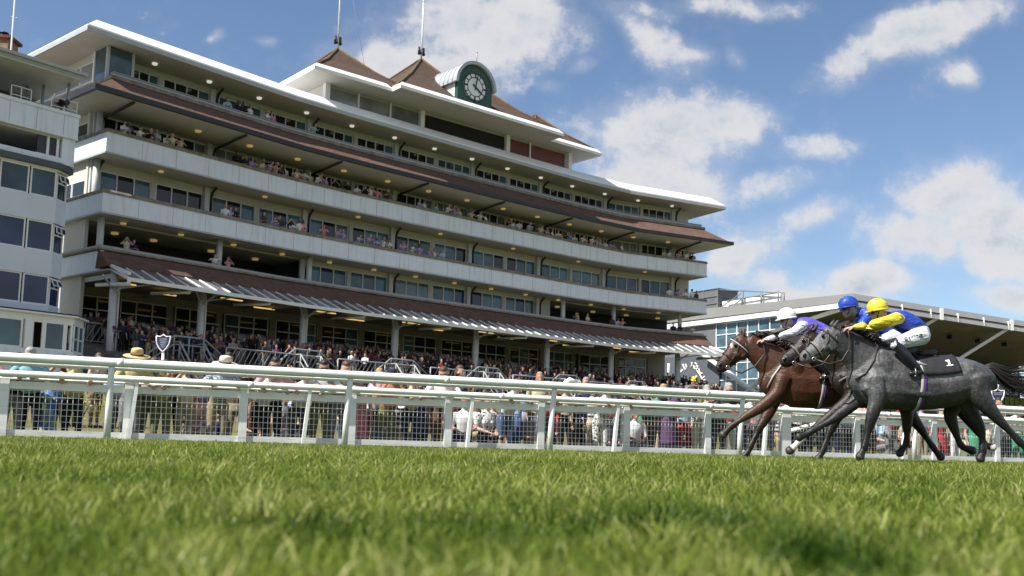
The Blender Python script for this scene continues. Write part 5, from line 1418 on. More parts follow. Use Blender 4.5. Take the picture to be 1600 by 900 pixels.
def human(pose, woman=False, dress=False, lean=0.0, arms='down', legs='stand', sleeves=.5, turn=0, fine=True, hair_long=False, shorts=False):
    """figure facing -Y, feet at z=0; material slots skin, top, trousers, shoes, hair"""
    B = Body(XV); k = .95 if woman else 1.0; sw = .175 if woman else .20
    seat = legs == 'sit'
    hz = .46 if seat else .93
    piv = (0, 0, hz)
    def T(x, y, z): return rotx((x, y, z), piv, lean)          # lean > 0 tips the trunk towards -Y
    dz = hz - .93
    hipw = .165 if woman else .155
    B.chain([((0, .0, hz - .03), .115, hipw), (T(0, 0, hz + .10), .11, hipw * .97)], 1 if dress else 2)
    B.chain([(T(0, 0, hz + .10), .105, .145 if not woman else .125), (T(0, -.01, hz + .24), .115, .155 if not woman else .14), (T(0, -.012, hz + .38), .125, .175 if not woman else .155), (T(0, .0, hz + .49), .095, .165 if not woman else .14), (T(0, .005, hz + .545), .06, .09)], 1)
    if woman: 
        for sx in (-.07, .07): B.ball(T(sx, -.10, hz + .35), .062, .062, 1)
    B.chain([(T(0, .005, hz + .54), .052, .052), (T(0, -.01, hz + .62), .050, .050)], 0)
    hb = T(0, -.02, hz + .70); hu = (T(0, -.02, hz + .80) - hb).normalized() if lean < .3 else (Vector((0, -.25, 1))).normalized()
    hf = hu.cross(XV).normalized(); 
    if hf.y > 0: hf = -hf
    hd = lambda f, u_, x=0: hb + hf * f + hu * u_ + XV * x
    B.chain([(hd(.035, -.085), .040, .038), (hd(.02, -.045), .070, .060), (hd(.0, .01), .092, .074), (hd(-.008, .06), .092, .076), (hd(-.01, .10), .06, .055)], 0)
    B.ball(hd(.098, -.012), .017, .014, 0); B.ball(hd(.085, -.055), .020, .026, 0)
    for sx in (-1, 1): B.ball(hd(-.005, -.01, sx * .078), .028, .012, 0)
    B.chain([(hd(-.045, -.03), .07, .076), (hd(-.03, .05), .085, .082), (hd(-.005, .092), .082, .078), (hd(.03, .108), .05, .06)], 4)
    if hair_long: B.chain([(hd(-.07, .03), .05, .08), (hd(-.085, -.08), .045, .085), (hd(-.085, -.17), .03, .075)], 4)
    # arms
    for sx in (-1, 1):
        S = T(sx * sw, .0, hz + .475)
        if arms == 'down': E = T(sx * (sw + .06), .03, hz + .20); Wp = T(sx * (sw + .06), -.05, hz - .04)
        elif arms == 'rail': E = Vector((sx * (sw + .11), -.36, 1.20)); Wp = Vector((sx * .10, -.52, 1.255))
        elif arms == 'railwide': E = Vector((sx * (sw + .13), -.32, 1.22)); Wp = Vector((sx * (sw + .02), -.52, 1.25))
        elif arms == 'face': E = T(sx * (sw + .10), -.24, hz + .36); Wp = hb + hf * .14 + XV * sx * .075 - hu * .05
        elif arms == 'cross': E = T(sx * (sw + .07), -.10, hz + .22); Wp = T(-sx * .05, -.20, hz + .27)
        elif arms == 'lap': E = T(sx * (sw + .05), -.06, hz + .22); Wp = Vector((sx * .10, -.30, hz + .15))
        elif arms == 'hold': E = T(sx * (sw + .06), -.05, hz + .21); Wp = T(sx * .08, -.28, hz + .24)
        elif arms == 'wave' : E = T(sx * (sw + .12), -.05, hz + .60 if sx > 0 else hz + .22); Wp = T(sx * (sw + .12), -.12, hz + .86 if sx > 0 else hz + .0)
        up_m = 1; mid = S.lerp(E, .5)
        B.chain([(S, .066, .066), (mid, .054, .054)] + ([(E, .045, .045)] if sleeves > .4 else []), 1)
        if sleeves <= .4: B.chain([(mid, .045, .045), (E, .042, .042)], 0)
        fm = 1 if sleeves > .8 else 0
        B.chain([(E, .043, .043), (E.lerp(Wp, .35), .042, .040), (Wp, .029, .027)], fm)
        d = (Wp - E).normalized()
        if fine: hand(B, Wp, d if arms not in ('rail', 'railwide') else Vector((-sx * .15, -1, -.35)), Vector((0, 0, 1)) if abs(d.z) < .8 else Vector((sx, 0, 0)), 0, .011, .7 if arms in ('rail', 'railwide', 'hold') else .45, -sx)
        else: B.chain([(Wp, .026, .026), (Wp + d * .10, .030, .035), (Wp + d * .15, .02, .028)], 0)
    # legs
    for sx in (-1, 1):
        H0 = Vector((sx * .09, 0, hz - .02))
        if seat: K = Vector((sx * .12, -.43, .50)); A = Vector((sx * .11, -.40, .09))
        elif legs == 'stride': K = Vector((sx * .10, -.10 * sx - .02, .50)); A = Vector((sx * .10, .10 * sx * -1.6, .09))
        else: K = Vector((sx * .10, -.015, .50)); A = Vector((sx * .105, .02, .09))
        lm = 2
        B.chain([(H0, .095, .088), (H0.lerp(K, .5), .078, .078), (K, .058, .056)], 1 if (dress and not seat) else lm)
        low = 0 if (dress or shorts) else lm
        B.chain([(K, .056, .054), (K.lerp(A, .35) + Vector((0, .015, 0)), .056, .052), (A, .038, .036)], low)
        B.chain([(A + Vector((0, .035, -.05)), .04, .036), (A + Vector((0, -.07, -.058)), .034, .042), (A + Vector((0, -.155, -.064)), .024, .038)], 3)
    if dress and not seat:
        B.chain([((0, 0, hz + .06), .13, .17), ((0, 0, hz - .18), .15, .185), ((0, 0, hz - .42), .165, .20)], 1)
    if woman and not dress and False: pass
    B.hd = (hb, hf, hu)
    return B
PROTO = {}
def proto(key, fine, **kw):
    k = (key, fine)
    if k not in PROTO:
        B = human(key, fine=fine, **kw); me = B.fuse('person_' + key, .0135 if fine else .03, 2 if fine else 1); B.paint(me)
        for _ in range(5): me.materials.append(None)
        me.transform(Matrix.Identity(4))
        PROTO[k] = (me, B.hd)
    return PROTO[k]
ARCH = {
    'stand': dict(arms='down'), 'lean': dict(arms='rail', lean=.52), 'leanwide': dict(arms='railwide', lean=.60), 'view': dict(arms='face'), 'cross': dict(arms='cross', sleeves=1),
    'hold': dict(arms='hold', sleeves=1), 'woman': dict(woman=True, arms='hold', sleeves=.2, hair_long=True), 'dress': dict(woman=True, dress=True, arms='down', sleeves=.2, hair_long=True), 'dresslean': dict(woman=True, dress=True, arms='railwide', lean=.5, sleeves=.2, hair_long=True),
    'sit': dict(legs='sit', arms='lap', lean=.1), 'sitw': dict(woman=True, legs='sit', arms='lap', lean=.15, sleeves=.2, hair_long=True, shorts=True), 'shorts': dict(arms='hold', shorts=True), 'leanw': dict(woman=True, arms='rail', lean=.55, sleeves=.2, hair_long=True), 'walk': dict(legs='stride', arms='down', sleeves=1),
    'viewlean': dict(arms='face', lean=.32, sleeves=1), 'wave': dict(arms='wave'),
}
_hats = {}
def hat_mesh(kind, hd):
    hb, hf, hu = hd
    sd_ = XV
    mb = MB()
    def ringp(u, f, rx, ry, n=20): c = hb + hu * u + hf * f; return [c + sd_ * rx * math.cos(2 * math.pi * k / n) + hf * ry * math.sin(2 * math.pi * k / n) for k in range(n)]
    def lath(rows, mi=0):
        vs = []; n = 20
        for r in rows: vs += ringp(*r)
        fs = [(i * n + k, i * n + (k + 1) % n, (i + 1) * n + (k + 1) % n, (i + 1) * n + k) for i in range(len(rows) - 1) for k in range(n)]
        fs.append(tuple((len(rows) - 1) * n + k for k in range(n))); fs.append(tuple(range(n))[::-1]); mb.add(vs, fs, mi, True)
    if kind == 'brim':
        lath([(.062, 0, .20, .21), (.055, 0, .205, .215), (.068, 0, .105, .12), (.075, 0, .10, .118)]); lath([(.07, 0, .101, .118), (.10, 0, .098, .115)], 1); lath([(.10, 0, .098, .115), (.17, 0, .085, .10), (.185, .02, .06, .08), (.178, 0, .03, .03)])
    elif kind == 'cap':
        lath([(.045, -.01, .088, .105), (.10, -.01, .086, .10), (.135, -.01, .06, .07), (.145, -.01, .02, .02)]); mb.prism([hb + hu * .055 + hf * a + sd_ * b for a, b in ((.08, -.07), (.15, -.055), (.18, 0), (.15, .055), (.08, .07))], hu * .012)
    elif kind == 'glasses':
        for sx in (-1, 1): mb.sphere(hb + hf * .088 + hu * .012 + sd_ * sx * .034, (.030, .012, .022), 0, 8, 6)
        mb.bar(hb + hf * .092 + hu * .018 - sd_ * .07, hb + hf * .092 + hu * .018 + sd_ * .07, .008, .010)
        for sx in (-1, 1): mb.bar(hb + hf * .088 + hu * .018 + sd_ * sx * .068, hb + hf * .0 + hu * .014 + sd_ * sx * .083, .006, .010)
    elif kind == 'camera':
        mb.box(hb + hf * .17 - hu * .01, (.15, .06, .10), 0, (sd_, hf, hu)); mb.tube([hb + hf * .19 - hu * .01, hb + hf * .27 - hu * .01], .04, 10)
    elif kind == 'phone': mb.box(hb + hf * .20 - hu * .02, (.15, .012, .08), 0, (sd_, hf, hu))
    return mb
M_straw = mat('straw_hat', (.50, .38, .18), .9, .2, 30, bump=.3); M_panama = mat('cream_hat', (.62, .57, .46), .85, .1, 30); M_band = mat('dark_hat_band', (.03, .025, .02), .8, .2, 9); M_lens = mat('dark_lens', (.008, .008, .01), .08, .1, 5)
NPEOPLE = [0]
def person(arch, pos, yaw, label, group, top, bottom, shoes='black', skin=0, hair=0, fine=True, scale=1.0, hat=None, specs=False, hat_mat=None, prop=None):
    me, hd = proto(arch, fine, **ARCH[arch])
    o = bpy.data.objects.new('person', me); COL.objects.link(o)
    o.location = pos; o.rotation_euler = (0, 0, yaw); o.scale = (scale,) * 3
    mats = [SKIN[skin], CL[top][1], CL[bottom][1], CL[shoes][1], HAIR[hair]]
    for i, mt in enumerate(mats):
        o.material_slots[i].link = 'OBJECT'; o.material_slots[i].material = mt
    tag(o, label, 'person', group)
    for kind, mt in ((hat, hat_mat or (M_straw if hat == 'brim' else CL['navy'][1])), ('glasses' if specs else None, M_lens), (prop, M_black)):
        if not kind: continue
        key = (arch, fine, kind, mt.name)
        if key not in _hats: _hats[key] = hat_mesh(kind, hd).mesh({'brim': 'brimmed_hat', 'cap': 'cap', 'glasses': 'sunglasses', 'camera': 'camera_prop', 'phone': 'phone'}[kind], [mt, M_band])
        c = bpy.data.objects.new({'brim': 'hat', 'cap': 'cap', 'glasses': 'sunglasses', 'camera': 'camera_held', 'phone': 'phone'}[kind], _hats[key]); COL.objects.link(c)
        if kind in ('camera', 'phone'):
            c.matrix_world = Matrix.Translation(pos) @ Matrix.Rotation(yaw, 4, 'Z') @ Matrix.Scale(scale, 4)
            c.name = 'camera_in_hands' if kind == 'camera' else 'phone_in_hands'
            tag(c, ('black camera' if kind == 'camera' else 'black phone') + ' held up by the ' + ' '.join(label.split()[:6]), 'camera' if kind == 'camera' else 'phone')
        else: c.parent = o
    NPEOPLE[0] += 1
    return o
# ------------------------------------------------------------------ jockeys
def jockey(H, label, head, torso, arms, legs, mats, helmet_mat, peak_mat, name_text=None, goggles=True):
    """all points (x, y, v, r): photo column, row, sideways offset, radius"""
    B = Body(SIDE); P = lambda q: H.P(q[0], q[1], q[2])
    c0 = P(torso[-1]); T = thing('person', label, 'person', (c0.x, H.Y, 0), 'jockeys riding in the race')
    B.chain([(P(q), q[3], q[4]) for q in torso], 1)
    for a in arms:
        B.chain([(P(q), q[3], q[3]) for q in a[:-1]], 2); w, e = P(a[-1]), P(a[-2])
        B.chain([(e.lerp(w, .55), a[-2][3] * .9, a[-2][3] * .9), (w, a[-1][3], a[-1][3])], 2)
        d = (w - e).normalized(); hand(B, w + d * .01, d, Vector((0, -.3 if a[0][2] < 0 else .3, 1)), 0, .0125, .55, 1 if a[0][2] < 0 else -1)
    for l in legs:
        B.chain([(P(q), q[3], q[3] * .95) for q in l[:3]], 3)
        B.chain([(P(q), q[3], q[3]) for q in l[2:5]], 4)
        B.chain([(P(q), q[3], q[3] * .9) for q in l[4:]], 4)
    hx, hy, hv, fx, fy = head
    hc = H.P(hx, hy, hv); f = Vector((-1, -.12, -.18)).normalized(); up = (UZ * 1.0 + f * .18).normalized(); sd_ = f.cross(up).normalized(); up = sd_.cross(f).normalized()
    hp = lambda a, b, c=0: hc + f * a + up * b + sd_ * c
    B.chain([(P(torso[0]), .075, .08), (hp(-.02, -.07), .06, .06)], 0)
    B.chain([(hp(.05, -.135), .04, .04), (hp(.035, -.09), .075, .06), (hp(.01, -.03), .095, .078), (hp(0, .03), .095, .08)], 0, sd_)
    B.ball(hp(.112, -.06), .018, .015, 0); B.ball(hp(.09, -.105), .02, .028, 0)
    me = B.fuse('jockey', .0095, 2); B.paint(me)
    for mt in mats: me.materials.append(mt)
    link('body', me, T)
    mb = MB(); mb.sphere(hp(-.005, .035), (.150, .122, .128), 0, 20, 14, (f, sd_, up)); 
    # cut: lower rim band and peak
    hel = mb; vs = []
    mb2 = MB(); mb2.prism([hp(.09, .0, -.10), hp(.135, -.012, -.085), hp(.172, -.02, -.04), hp(.180, -.022, 0), hp(.172, -.02, .04), hp(.135, -.012, .085), hp(.09, .0, .10)], up * .014)
    bm = bmesh.new(); me2 = hel.mesh('helmet', [helmet_mat]); bm.from_mesh(me2)
    bmesh.ops.bisect_plane(bm, geom=bm.verts[:] + bm.edges[:] + bm.faces[:], plane_co=hp(0, -.02), plane_no=up + f * .15, clear_inner=True)
    bmesh.ops.holes_fill(bm, edges=[e for e in bm.edges if e.is_boundary]); bm.to_mesh(me2); bm.free(); ho = link('helmet', me2, T)
    mb2.build('peak', peak_mat, ho)
    mb = MB(); mb.tube([hp(.149 * math.cos(q), -.008, .123 * math.sin(q)) for q in np.linspace(0, 6.283, 28)], .012, 6); mb.build('rim_band', M_black if peak_mat is not helmet_mat else helmet_mat, ho)
    mb = MB(); mb.tube([hp(.03, -.01, -.118), hp(.05, -.09, -.075), hp(.055, -.15, 0), hp(.05, -.09, .075), hp(.03, -.01, .118)], .008, 6); mb.build('chin_strap', M_black, ho)
    if goggles:
        mb = MB(); 
        for sx in (-1, 1): mb.sphere(hp(.10, -.035, sx * .036), (.018, .036, .026), 0, 10, 8, (f, sd_, up))
        mb.tube([hp(.10, -.03, -.07), hp(.0, -.015, -.125)], .009, 6); mb.tube([hp(.10, -.03, .07), hp(.0, -.015, .125)], .009, 6); mb.build('goggles', M_lens, T)
    # stirrup
    fo = P(legs[0][-1]); mb = MB(); mb.tube([fo + Vector((.05, -.05, -.03)), fo + Vector((.05, .05, -.03)), fo + Vector((.05, .045, .07)), fo + Vector((.05, -.045, .07)), fo + Vector((.05, -.05, -.03))], .008, 6); mb.build('stirrup', M_bit, T)
    return T
def silk(name, col, col2=None, wr=.55):
    mt, nt, b = newmat(name); p = nt.coord('Object'); n = nt.noise(nt.vmath('MULTIPLY', p, (1.6, 2.2, 3.6)), 3.6, 3, .5)
    c = nt.mix(nt.mapr(n, .3, .7), tuple(q * .8 for q in col), tuple(min(1, q * 1.15) for q in col))
    if col2: c = nt.mix(nt.mapr(nt.noise(p, 5, 4), .50, .56), c, col2)
    nt.put(b.inputs['Base Color'], c); b.inputs['Roughness'].default_value = .36; b.inputs['Specular IOR Level'].default_value = .4
    nt.put(b.inputs['Normal'], nt.bump(nt.math('ADD', n, nt.math('MULTIPLY', nt.noise(nt.vmath('MULTIPLY', p, (1.2, 3, 5)), 4, 3, .5), 1.4)), wr, .07)); return mt
S_blue = silk('royal_blue_silk', (.025, .055, .36)); S_yel = silk('yellow_silk', (.62, .52, .04)); S_bgreen = silk('blue_green_silk', (.025, .06, .40), (.02, .30, .22))
S_violet = silk('violet_silk', (.11, .09, .46)); S_lil = silk('white_violet_silk', (.62, .62, .70), (.10, .09, .42)); S_white = silk('white_breeches', (.66, .67, .70)); S_boot = mat('black_boot', (.012, .013, .018), .3, .2, 9); S_wh = silk('white_helmet_silk', (.72, .70, .74), None, .15); H_yel = silk('yellow_cap_silk', (.64, .54, .05), None, .15); H_bg = silk('blue_green_cap_silk', (.025, .06, .40), (.02, .30, .22), .15)
GL = mat('riding_glove', (.35, .25, .2), .6, .15, 12)
def std_legs(dx, dy, s=1.0):
    out = []
    for v in (-1, 1):
        out.append([(1441 + dx, 524 + dy, v * .10, .135), (1420 + dx, 531 + dy, v * .21, .112), (1399 + dx, 537 + dy, v * .27, .078), (1415 + dx, 555 + dy, v * .30, .066), (1434 + dx, 575 + dy, v * .31, .046), (1441 + dx, 581 + dy, v * .31, .045), (1423 + dx, 584 + dy, v * .31, .036)])
    return out
J1 = jockey(HG, 'jockey in yellow cap, blue silks and yellow sleeves riding the grey horse', (1371, 484, -.02, 0, 0),
    [(1394, 497, 0, .105, .15), (1404, 500, 0, .145, .185), (1418, 506, 0, .155, .18), (1431, 514, 0, .145, .165), (1440, 521, 0, .13, .16)],
    [[(1403, 497, -.19, .088), (1388, 502, -.22, .082), (1364, 507, -.23, .066), (1336, 511, -.17, .038)], [(1400, 496, .19, .085), (1382, 506, .22, .08), (1358, 514, .21, .062), (1333, 514, .13, .038)]],
    std_legs(0, 0), [SKIN[0], S_blue, S_yel, S_white, S_boot], H_yel, H_yel)
m4 = None
q0 = HG.P(1412, 531, -.335); q1 = HG.P(1442, 524, -.25); tx = (q1 - q0).normalized(); ty = (UZ - tx * UZ.z).normalized(); ty = (UZ - tx * tx.z).normalized(); tz = tx.cross(ty)
m4 = Matrix.Translation((q0 + q1) / 2 + tz * .006) @ Matrix(((tx.x, ty.x, tz.x, 0), (tx.y, ty.y, tz.y, 0), (tx.z, ty.z, tz.z, 0), (0, 0, 0, 1)))
text_mesh('C LANNE', .072, m4, M_navy, 'breeches_lettering', J1, .004)
J2 = jockey(HM, 'jockey in blue and green cap and royal blue silks on the middle horse', (1352.5, 481, -.02, 0, 0),
    [(1374, 493, 0, .105, .15), (1386, 497, 0, .145, .185), (1402, 507, 0, .155, .18), (1420, 516, 0, .145, .165), (1436, 523, 0, .13, .16)],
    [[(1384, 497, -.19, .085), (1372, 512, -.22, .075), (1360, 524, -.22, .058), (1343, 526, -.15, .036)], [(1380, 496, .19, .085), (1366, 510, .21, .075), (1354, 522, .20, .058), (1340, 526, .12, .036)]],
    std_legs(-4, 2), [GL, S_blue, S_bgreen, S_white, S_boot], H_bg, H_bg)
J3 = jockey(HB, 'jockey in white cap and violet silks crouched low on the leading bay horse', (1229, 497, -.02, 0, 0),
    [(1247, 507, 0, .105, .15), (1256, 509, 0, .14, .18), (1270, 514, 0, .145, .175), (1286, 521, 0, .14, .165), (1298, 528, 0, .13, .16)],
    [[(1254, 508, -.19, .080), (1240, 519, -.22, .070), (1221, 525, -.21, .055), (1198, 530, -.15, .036)], [(1250, 507, .19, .080), (1236, 521, .21, .07), (1218, 530, .19, .055), (1200, 533, .12, .036)]],
    std_legs(-141, 8), [GL, S_violet, S_lil, S_white, S_boot], S_wh, S_wh)
# ------------------------------------------------------------------ spectators along the fence
ORD = ['first', 'second', 'third', 'fourth', 'fifth', 'sixth', 'seventh', 'eighth', 'ninth', 'tenth', 'eleventh', 'twelfth', 'thirteenth', 'fourteenth']
YAW_F = math.atan2(FN.y, FN.x) + math.pi / 2        # figures face -Y by default; turn them to the course
def at_fence(x, back):
    t = fence_hit(x, OF - back, 650); return fpos(t, OF - back, lawn_z(back))
FENCE_PEOPLE = [  # x, metres behind fence, pose, top, bottom, shoes, skin, hair, hat, specs, prop, turn, scale, words
    (-20, .75, 'view', 'beige', 'brown', 'black', 1, 1, None, 0, None, .2, 1.0, 'spectator in beige top cut off by the left picture edge'),
    (17, .95, 'leanw', 'black', 'grey', 'black', 0, 0, None, 0, None, .3, .98, 'woman in black top and grey skirt, leftmost at the fence'),
    (46, .50, 'lean', 'sky blue', 'black', 'black', 2, 2, None, 0, None, -.1, 1.03, 'man in sky blue shirt and black trousers leaning on the fence'),
    (76, .85, 'dress', 'tiedye', 'tiedye', 'white', 0, 3, None, 0, None, .5, .72, 'child in blue tie-dye dress behind the wire mesh'),
    (93, 1.0, 'view', 'brown', 'black', 'black', 1, 0, None, 0, 'phone', -.3, 1.0, 'spectator in brown top filming beside the tie-dye dress'),
    (113, .55, 'leanwide', 'yellow', 'black', 'black', 0, 1, None, 0, None, .1, 1.0, 'spectator in yellow top and black trousers gripping the rail'),
    (148, 6.5, 'stand', 'floral', 'brown', 'black', 0, 1, None, 0, None, 1.2, 1.0, 'distant figure in floral shirt standing on the open lawn'),
    (186, .9, 'cross', 'pale blue', 'charcoal', 'black', 0, 2, None, 0, None, -.4, 1.0, 'man in pale blue shirt and charcoal trousers by the straw hat'),
    (203, .60, 'lean', 'yellow', 'grey', 'brown', 1, 1, 'brim', 0, None, .15, 1.06, 'man in straw hat and yellow shirt at the fence'),
    (232, .65, 'viewlean', 'grey', 'olive', 'brown', 0, 1, None, 0, 'phone', .2, .97, 'man in grey top and olive trousers holding up a phone'),
    (252, .55, 'leanw', 'yellow', 'olive', 'brown', 0, 1, None, 1, None, -.2, .98, 'woman in yellow top and olive trousers resting on the rail'),
    (268, .9, 'view', 'maroon', 'navy', 'black', 0, 0, None, 0, None, .1, .97, 'spectator in maroon top shading their eyes with both hands'),
    (288, .7, 'view', 'cream', 'khaki', 'brown', 1, 1, None, 0, 'camera', .0, .95, 'photographer in cream top with a camera at the rail'),
    (300, 1.0, 'sitw', 'floral', 'cream', 'brown', 0, 3, None, 0, None, .2, .95, 'seated woman in floral top behind the photographer in cream'),
    (340, .50, 'leanwide', 'checked', 'khaki', 'brown', 2, 2, 'brim', 0, None, .1, 1.05, 'man in cream panama hat and blue checked shirt at the fence'),
    (368, .85, 'stand', 'brown', 'khaki', 'brown', 1, 0, None, 0, None, -.3, .94, 'man in brown top and khaki trousers beside the panama hat'),
    (391, .95, 'sitw', 'orange', 'orange', 'brown', 0, 3, None, 0, None, .3, .8, 'child in orange sitting low beside the square post'),
    (408, .55, 'leanwide', 'white', 'black', 'black', 0, 1, None, 0, None, .35, 1.0, 'spectator in white top and black trousers leaning on the rail'),
    (424, .55, 'lean', 'pink', 'black', 'black', 1, 0, None, 1, None, -.1, 1.12, 'tall man in pink shirt and sunglasses, head above the top rail'),
    (440, .95, 'sitw', 'grey', 'white', 'white', 0, 1, None, 0, None, .5, .95, 'seated woman in grey top and white shorts'),
    (466, .60, 'leanwide', 'white', 'charcoal', 'black', 0, 1, None, 0, None, .15, 1.0, 'man in white shirt and charcoal trousers with folded forearms'),
    (500, .60, 'lean', 'white', 'olive', 'brown', 1, 0, None, 1, None, -.15, 1.10, 'dark haired man in white shirt and sunglasses above the rail'),
    (528, .60, 'lean', 'grey', 'grey', 'white', 0, 1, None, 0, None, .1, 1.09, 'man all in grey leaning beside the leaning rail post'),
    (562, .55, 'dress', 'pinkfloral', 'pinkfloral', 'brown', 2, 3, None, 0, None, .3, .98, 'woman in pink floral dress just right of the leaning post'),
    (582, .85, 'stand', 'white', 'black', 'black', 0, 1, None, 0, None, -.3, .96, 'spectator in white top and black trousers behind the pink floral dress'),
    (604, .50, 'viewlean', 'orange', 'olive', 'brown', 0, 1, 'cap', 0, 'phone', .05, 1.0, 'man in orange shirt and cap filming over the rail'),
    (612, .95, 'sitw', 'striped', 'khaki', 'brown', 0, 2, None, 0, None, .6, 1.0, 'seated woman in striped top below the man filming'),
    (642, .6, 'leanw', 'cream', 'navy', 'black', 0, 3, None, 0, None, -.2, .99, 'fair haired woman in cream top leaning on the rail'),
    (656, .95, 'dress', 'navy', 'navy', 'black', 1, 0, None, 0, None, .9, 1.0, 'woman in navy dress standing sideways behind the mesh'),
    (672, 1.2, 'stand', 'purple', 'khaki', 'brown', 0, 1, None, 0, None, .2, .9, 'spectator in purple top and khaki trousers further back'),
    (692, .60, 'lean', 'white', 'brown', 'brown', 2, 1, None, 1, None, -.5, 1.13, 'tall man in white shirt and sunglasses looking to the right'),
    (706, .95, 'walk', 'maroon', 'maroon', 'brown', 0, 0, None, 0, None, .4, .9, 'spectator all in maroon behind the square post'),
    (727, .85, 'sit', 'white', 'navy', 'black', 2, 2, None, 0, None, -.6, 1.0, 'seated man in white shirt with hands in his lap'),
    (757, .80, 'sitw', 'patterned', 'black', 'white', 0, 1, None, 1, None, .3, 1.0, 'seated woman in black and white patterned top and sunglasses'),
    (781, .9, 'sitw', 'orange', 'orange', 'white', 0, 3, None, 0, None, .1, .72, 'small child wrapped in an orange towel'),
    (790, .55, 'leanwide', 'white', 'denim', 'brown', 0, 1, None, 0, None, .2, 1.0, 'spectator in white top and denim jeans with arms along the rail'),
    (806, .75, 'hold', 'pale blue', 'denim', 'brown', 1, 2, None, 0, None, 2.6, 1.0, 'man in pale blue shirt turned away from the course'),
    (827, .85, 'sit', 'grey', 'khaki', 'brown', 1, 1, 'brim', 0, None, .1, .85, 'boy in grey top and brimmed hat sitting behind the mesh'),
    (856, .60, 'leanwide', 'red', 'charcoal', 'black', 0, 0, None, 0, None, .3, 1.0, 'man in red shirt leaning on the rail by the square post'),
    (884, .8, 'woman', 'beige', 'black', 'black', 0, 3, None, 0, None, -.2, .97, 'woman in beige top and black trousers holding her hands together'),
    (905, .8, 'stand', 'navy', 'black', 'black', 0, 1, None, 0, None, .4, 1.0, 'man in navy top and black trousers behind the wire panel'),
    (926, .75, 'walk', 'striped', 'beige', 'white', 0, 1, None, 0, None, .1, .96, 'spectator in striped top and beige trousers, striding'),
    (939, .55, 'leanw', 'patterned', 'patterned', 'black', 0, 0, None, 0, None, -.1, 1.0, 'woman in black and white patterned clothes with arms on the rail'),
    (953, .9, 'sit', 'pale blue', 'maroon', 'brown', 0, 1, None, 0, None, .2, .75, 'child in pale blue top crouching by the thin post'),
    (968, .6, 'leanwide', 'black', 'grey', 'black', 0, 2, None, 0, None, .3, 1.0, 'spectator in black top and grey trousers at the thin post'),
    (991, .80, 'sit', 'white', 'grey', 'brown', 2, 1, None, 0, None, -.1, .92, 'boy in white shirt sitting in front of others'),
    (1012, .9, 'cross', 'charcoal', 'brown', 'black', 0, 1, None, 0, None, .2, 1.0, 'man in charcoal jacket with folded arms'),
    (1028, 1.1, 'woman', 'green', 'khaki', 'brown', 0, 1, None, 0, None, -.3, .97, 'woman in green top behind the purple dress'),
    (1046, .65, 'dresslean', 'purple', 'purple', 'black', 0, 0, None, 0, None, .2, 1.0, 'woman in purple dress reaching along the rail'),
    (1070, .75, 'hold', 'pale blue', 'red', 'brown', 0, 3, None, 0, None, -.4, .98, 'spectator in pale blue top and red trousers'),
    (1091, .7, 'leanw', 'floral', 'cream', 'brown', 0, 1, None, 0, None, .3, .98, 'woman in floral top and cream skirt at the rail'),
    (1122, .60, 'lean', 'charcoal', 'charcoal', 'black', 2, 2, None, 1, None, .0, 1.14, 'tall man in dark clothes and glasses, head above the rail'),
    (1139, .7, 'woman', 'red', 'white', 'white', 0, 3, None, 0, None, -.3, .98, 'woman in red top and white trousers near the bay horse'),
    (1158, .8, 'leanwide', 'white', 'navy', 'black', 0, 1, None, 0, None, .2, 1.0, 'man in white shirt and navy trousers under the bay horse head'),
    (1180, .9, 'stand', 'pink', 'charcoal', 'black', 1, 1, None, 0, None, .1, 1.0, 'spectator in pink top seen past the bay forelegs'),
    (1200, .7, 'leanw', 'lilac', 'grey', 'black', 0, 0, None, 0, None, .4, .98, 'woman in lilac top leaning by the double post'),
    (1245, .8, 'woman', 'white', 'black', 'black', 0, 1, None, 0, None, -.1, .98, 'woman in white top and black trousers right of the double post'),
    (1262, .9, 'hold', 'beige', 'charcoal', 'black', 0, 2, None, 0, None, .3, 1.0, 'man in beige jacket beyond the white pastern'),
    (1285, .7, 'leanwide', 'black', 'black', 'black', 0, 1, None, 0, None, .2, 1.0, 'man all in black leaning behind the raised forelegs'),
    (1302, .9, 'stand', 'sky blue', 'navy', 'black', 0, 0, None, 0, None, -.2, 1.0, 'man in sky blue top and navy trousers seen between the legs'),
    (1322, .8, 'cross', 'pale blue', 'black', 'black', 1, 1, None, 0, None, .1, 1.0, 'man in pale blue shirt with folded arms behind the horses'),
    (1360, .8, 'woman', 'cream', 'brown', 'brown', 0, 3, None, 0, None, .2, .98, 'woman in cream top behind the grey foreleg'),
    (1392, .8, 'leanwide', 'red', 'grey', 'black', 0, 0, None, 0, None, .1, 1.0, 'man in red top behind the bellies of the horses'),
    (1440, .8, 'hold', 'lilac', 'khaki', 'brown', 0, 1, None, 0, None, -.2, 1.0, 'spectator in lilac top and khaki trousers behind the bay hind legs'),
    (1470, .75, 'dress', 'red', 'red', 'black', 0, 1, None, 0, None, .3, .85, 'woman in red dress behind the hind legs'),
    (1492, .8, 'leanwide', 'white', 'white', 'white', 0, 2, None, 0, None, .1, 1.0, 'man all in white at the fence near the hind hooves'),
    (1521, .85, 'dress', 'green', 'green', 'white', 0, 0, None, 0, None, -.3, .85, 'woman in green dress between the grey hind legs'),
    (1545, .7, 'leanw', 'pink', 'cream', 'white', 0, 3, None, 0, None, .2, .98, 'woman in pink top and cream trousers below the grey tail'),
    (1570, .75, 'leanwide', 'white', 'charcoal', 'black', 1, 1, None, 0, None, .1, 1.0, 'man in white shirt and charcoal trousers right of the last post'),
    (1590, .8, 'woman', 'patterned', 'green', 'white', 0, 0, None, 0, None, -.2, .98, 'woman in patterned top and green skirt at the right edge'),
]
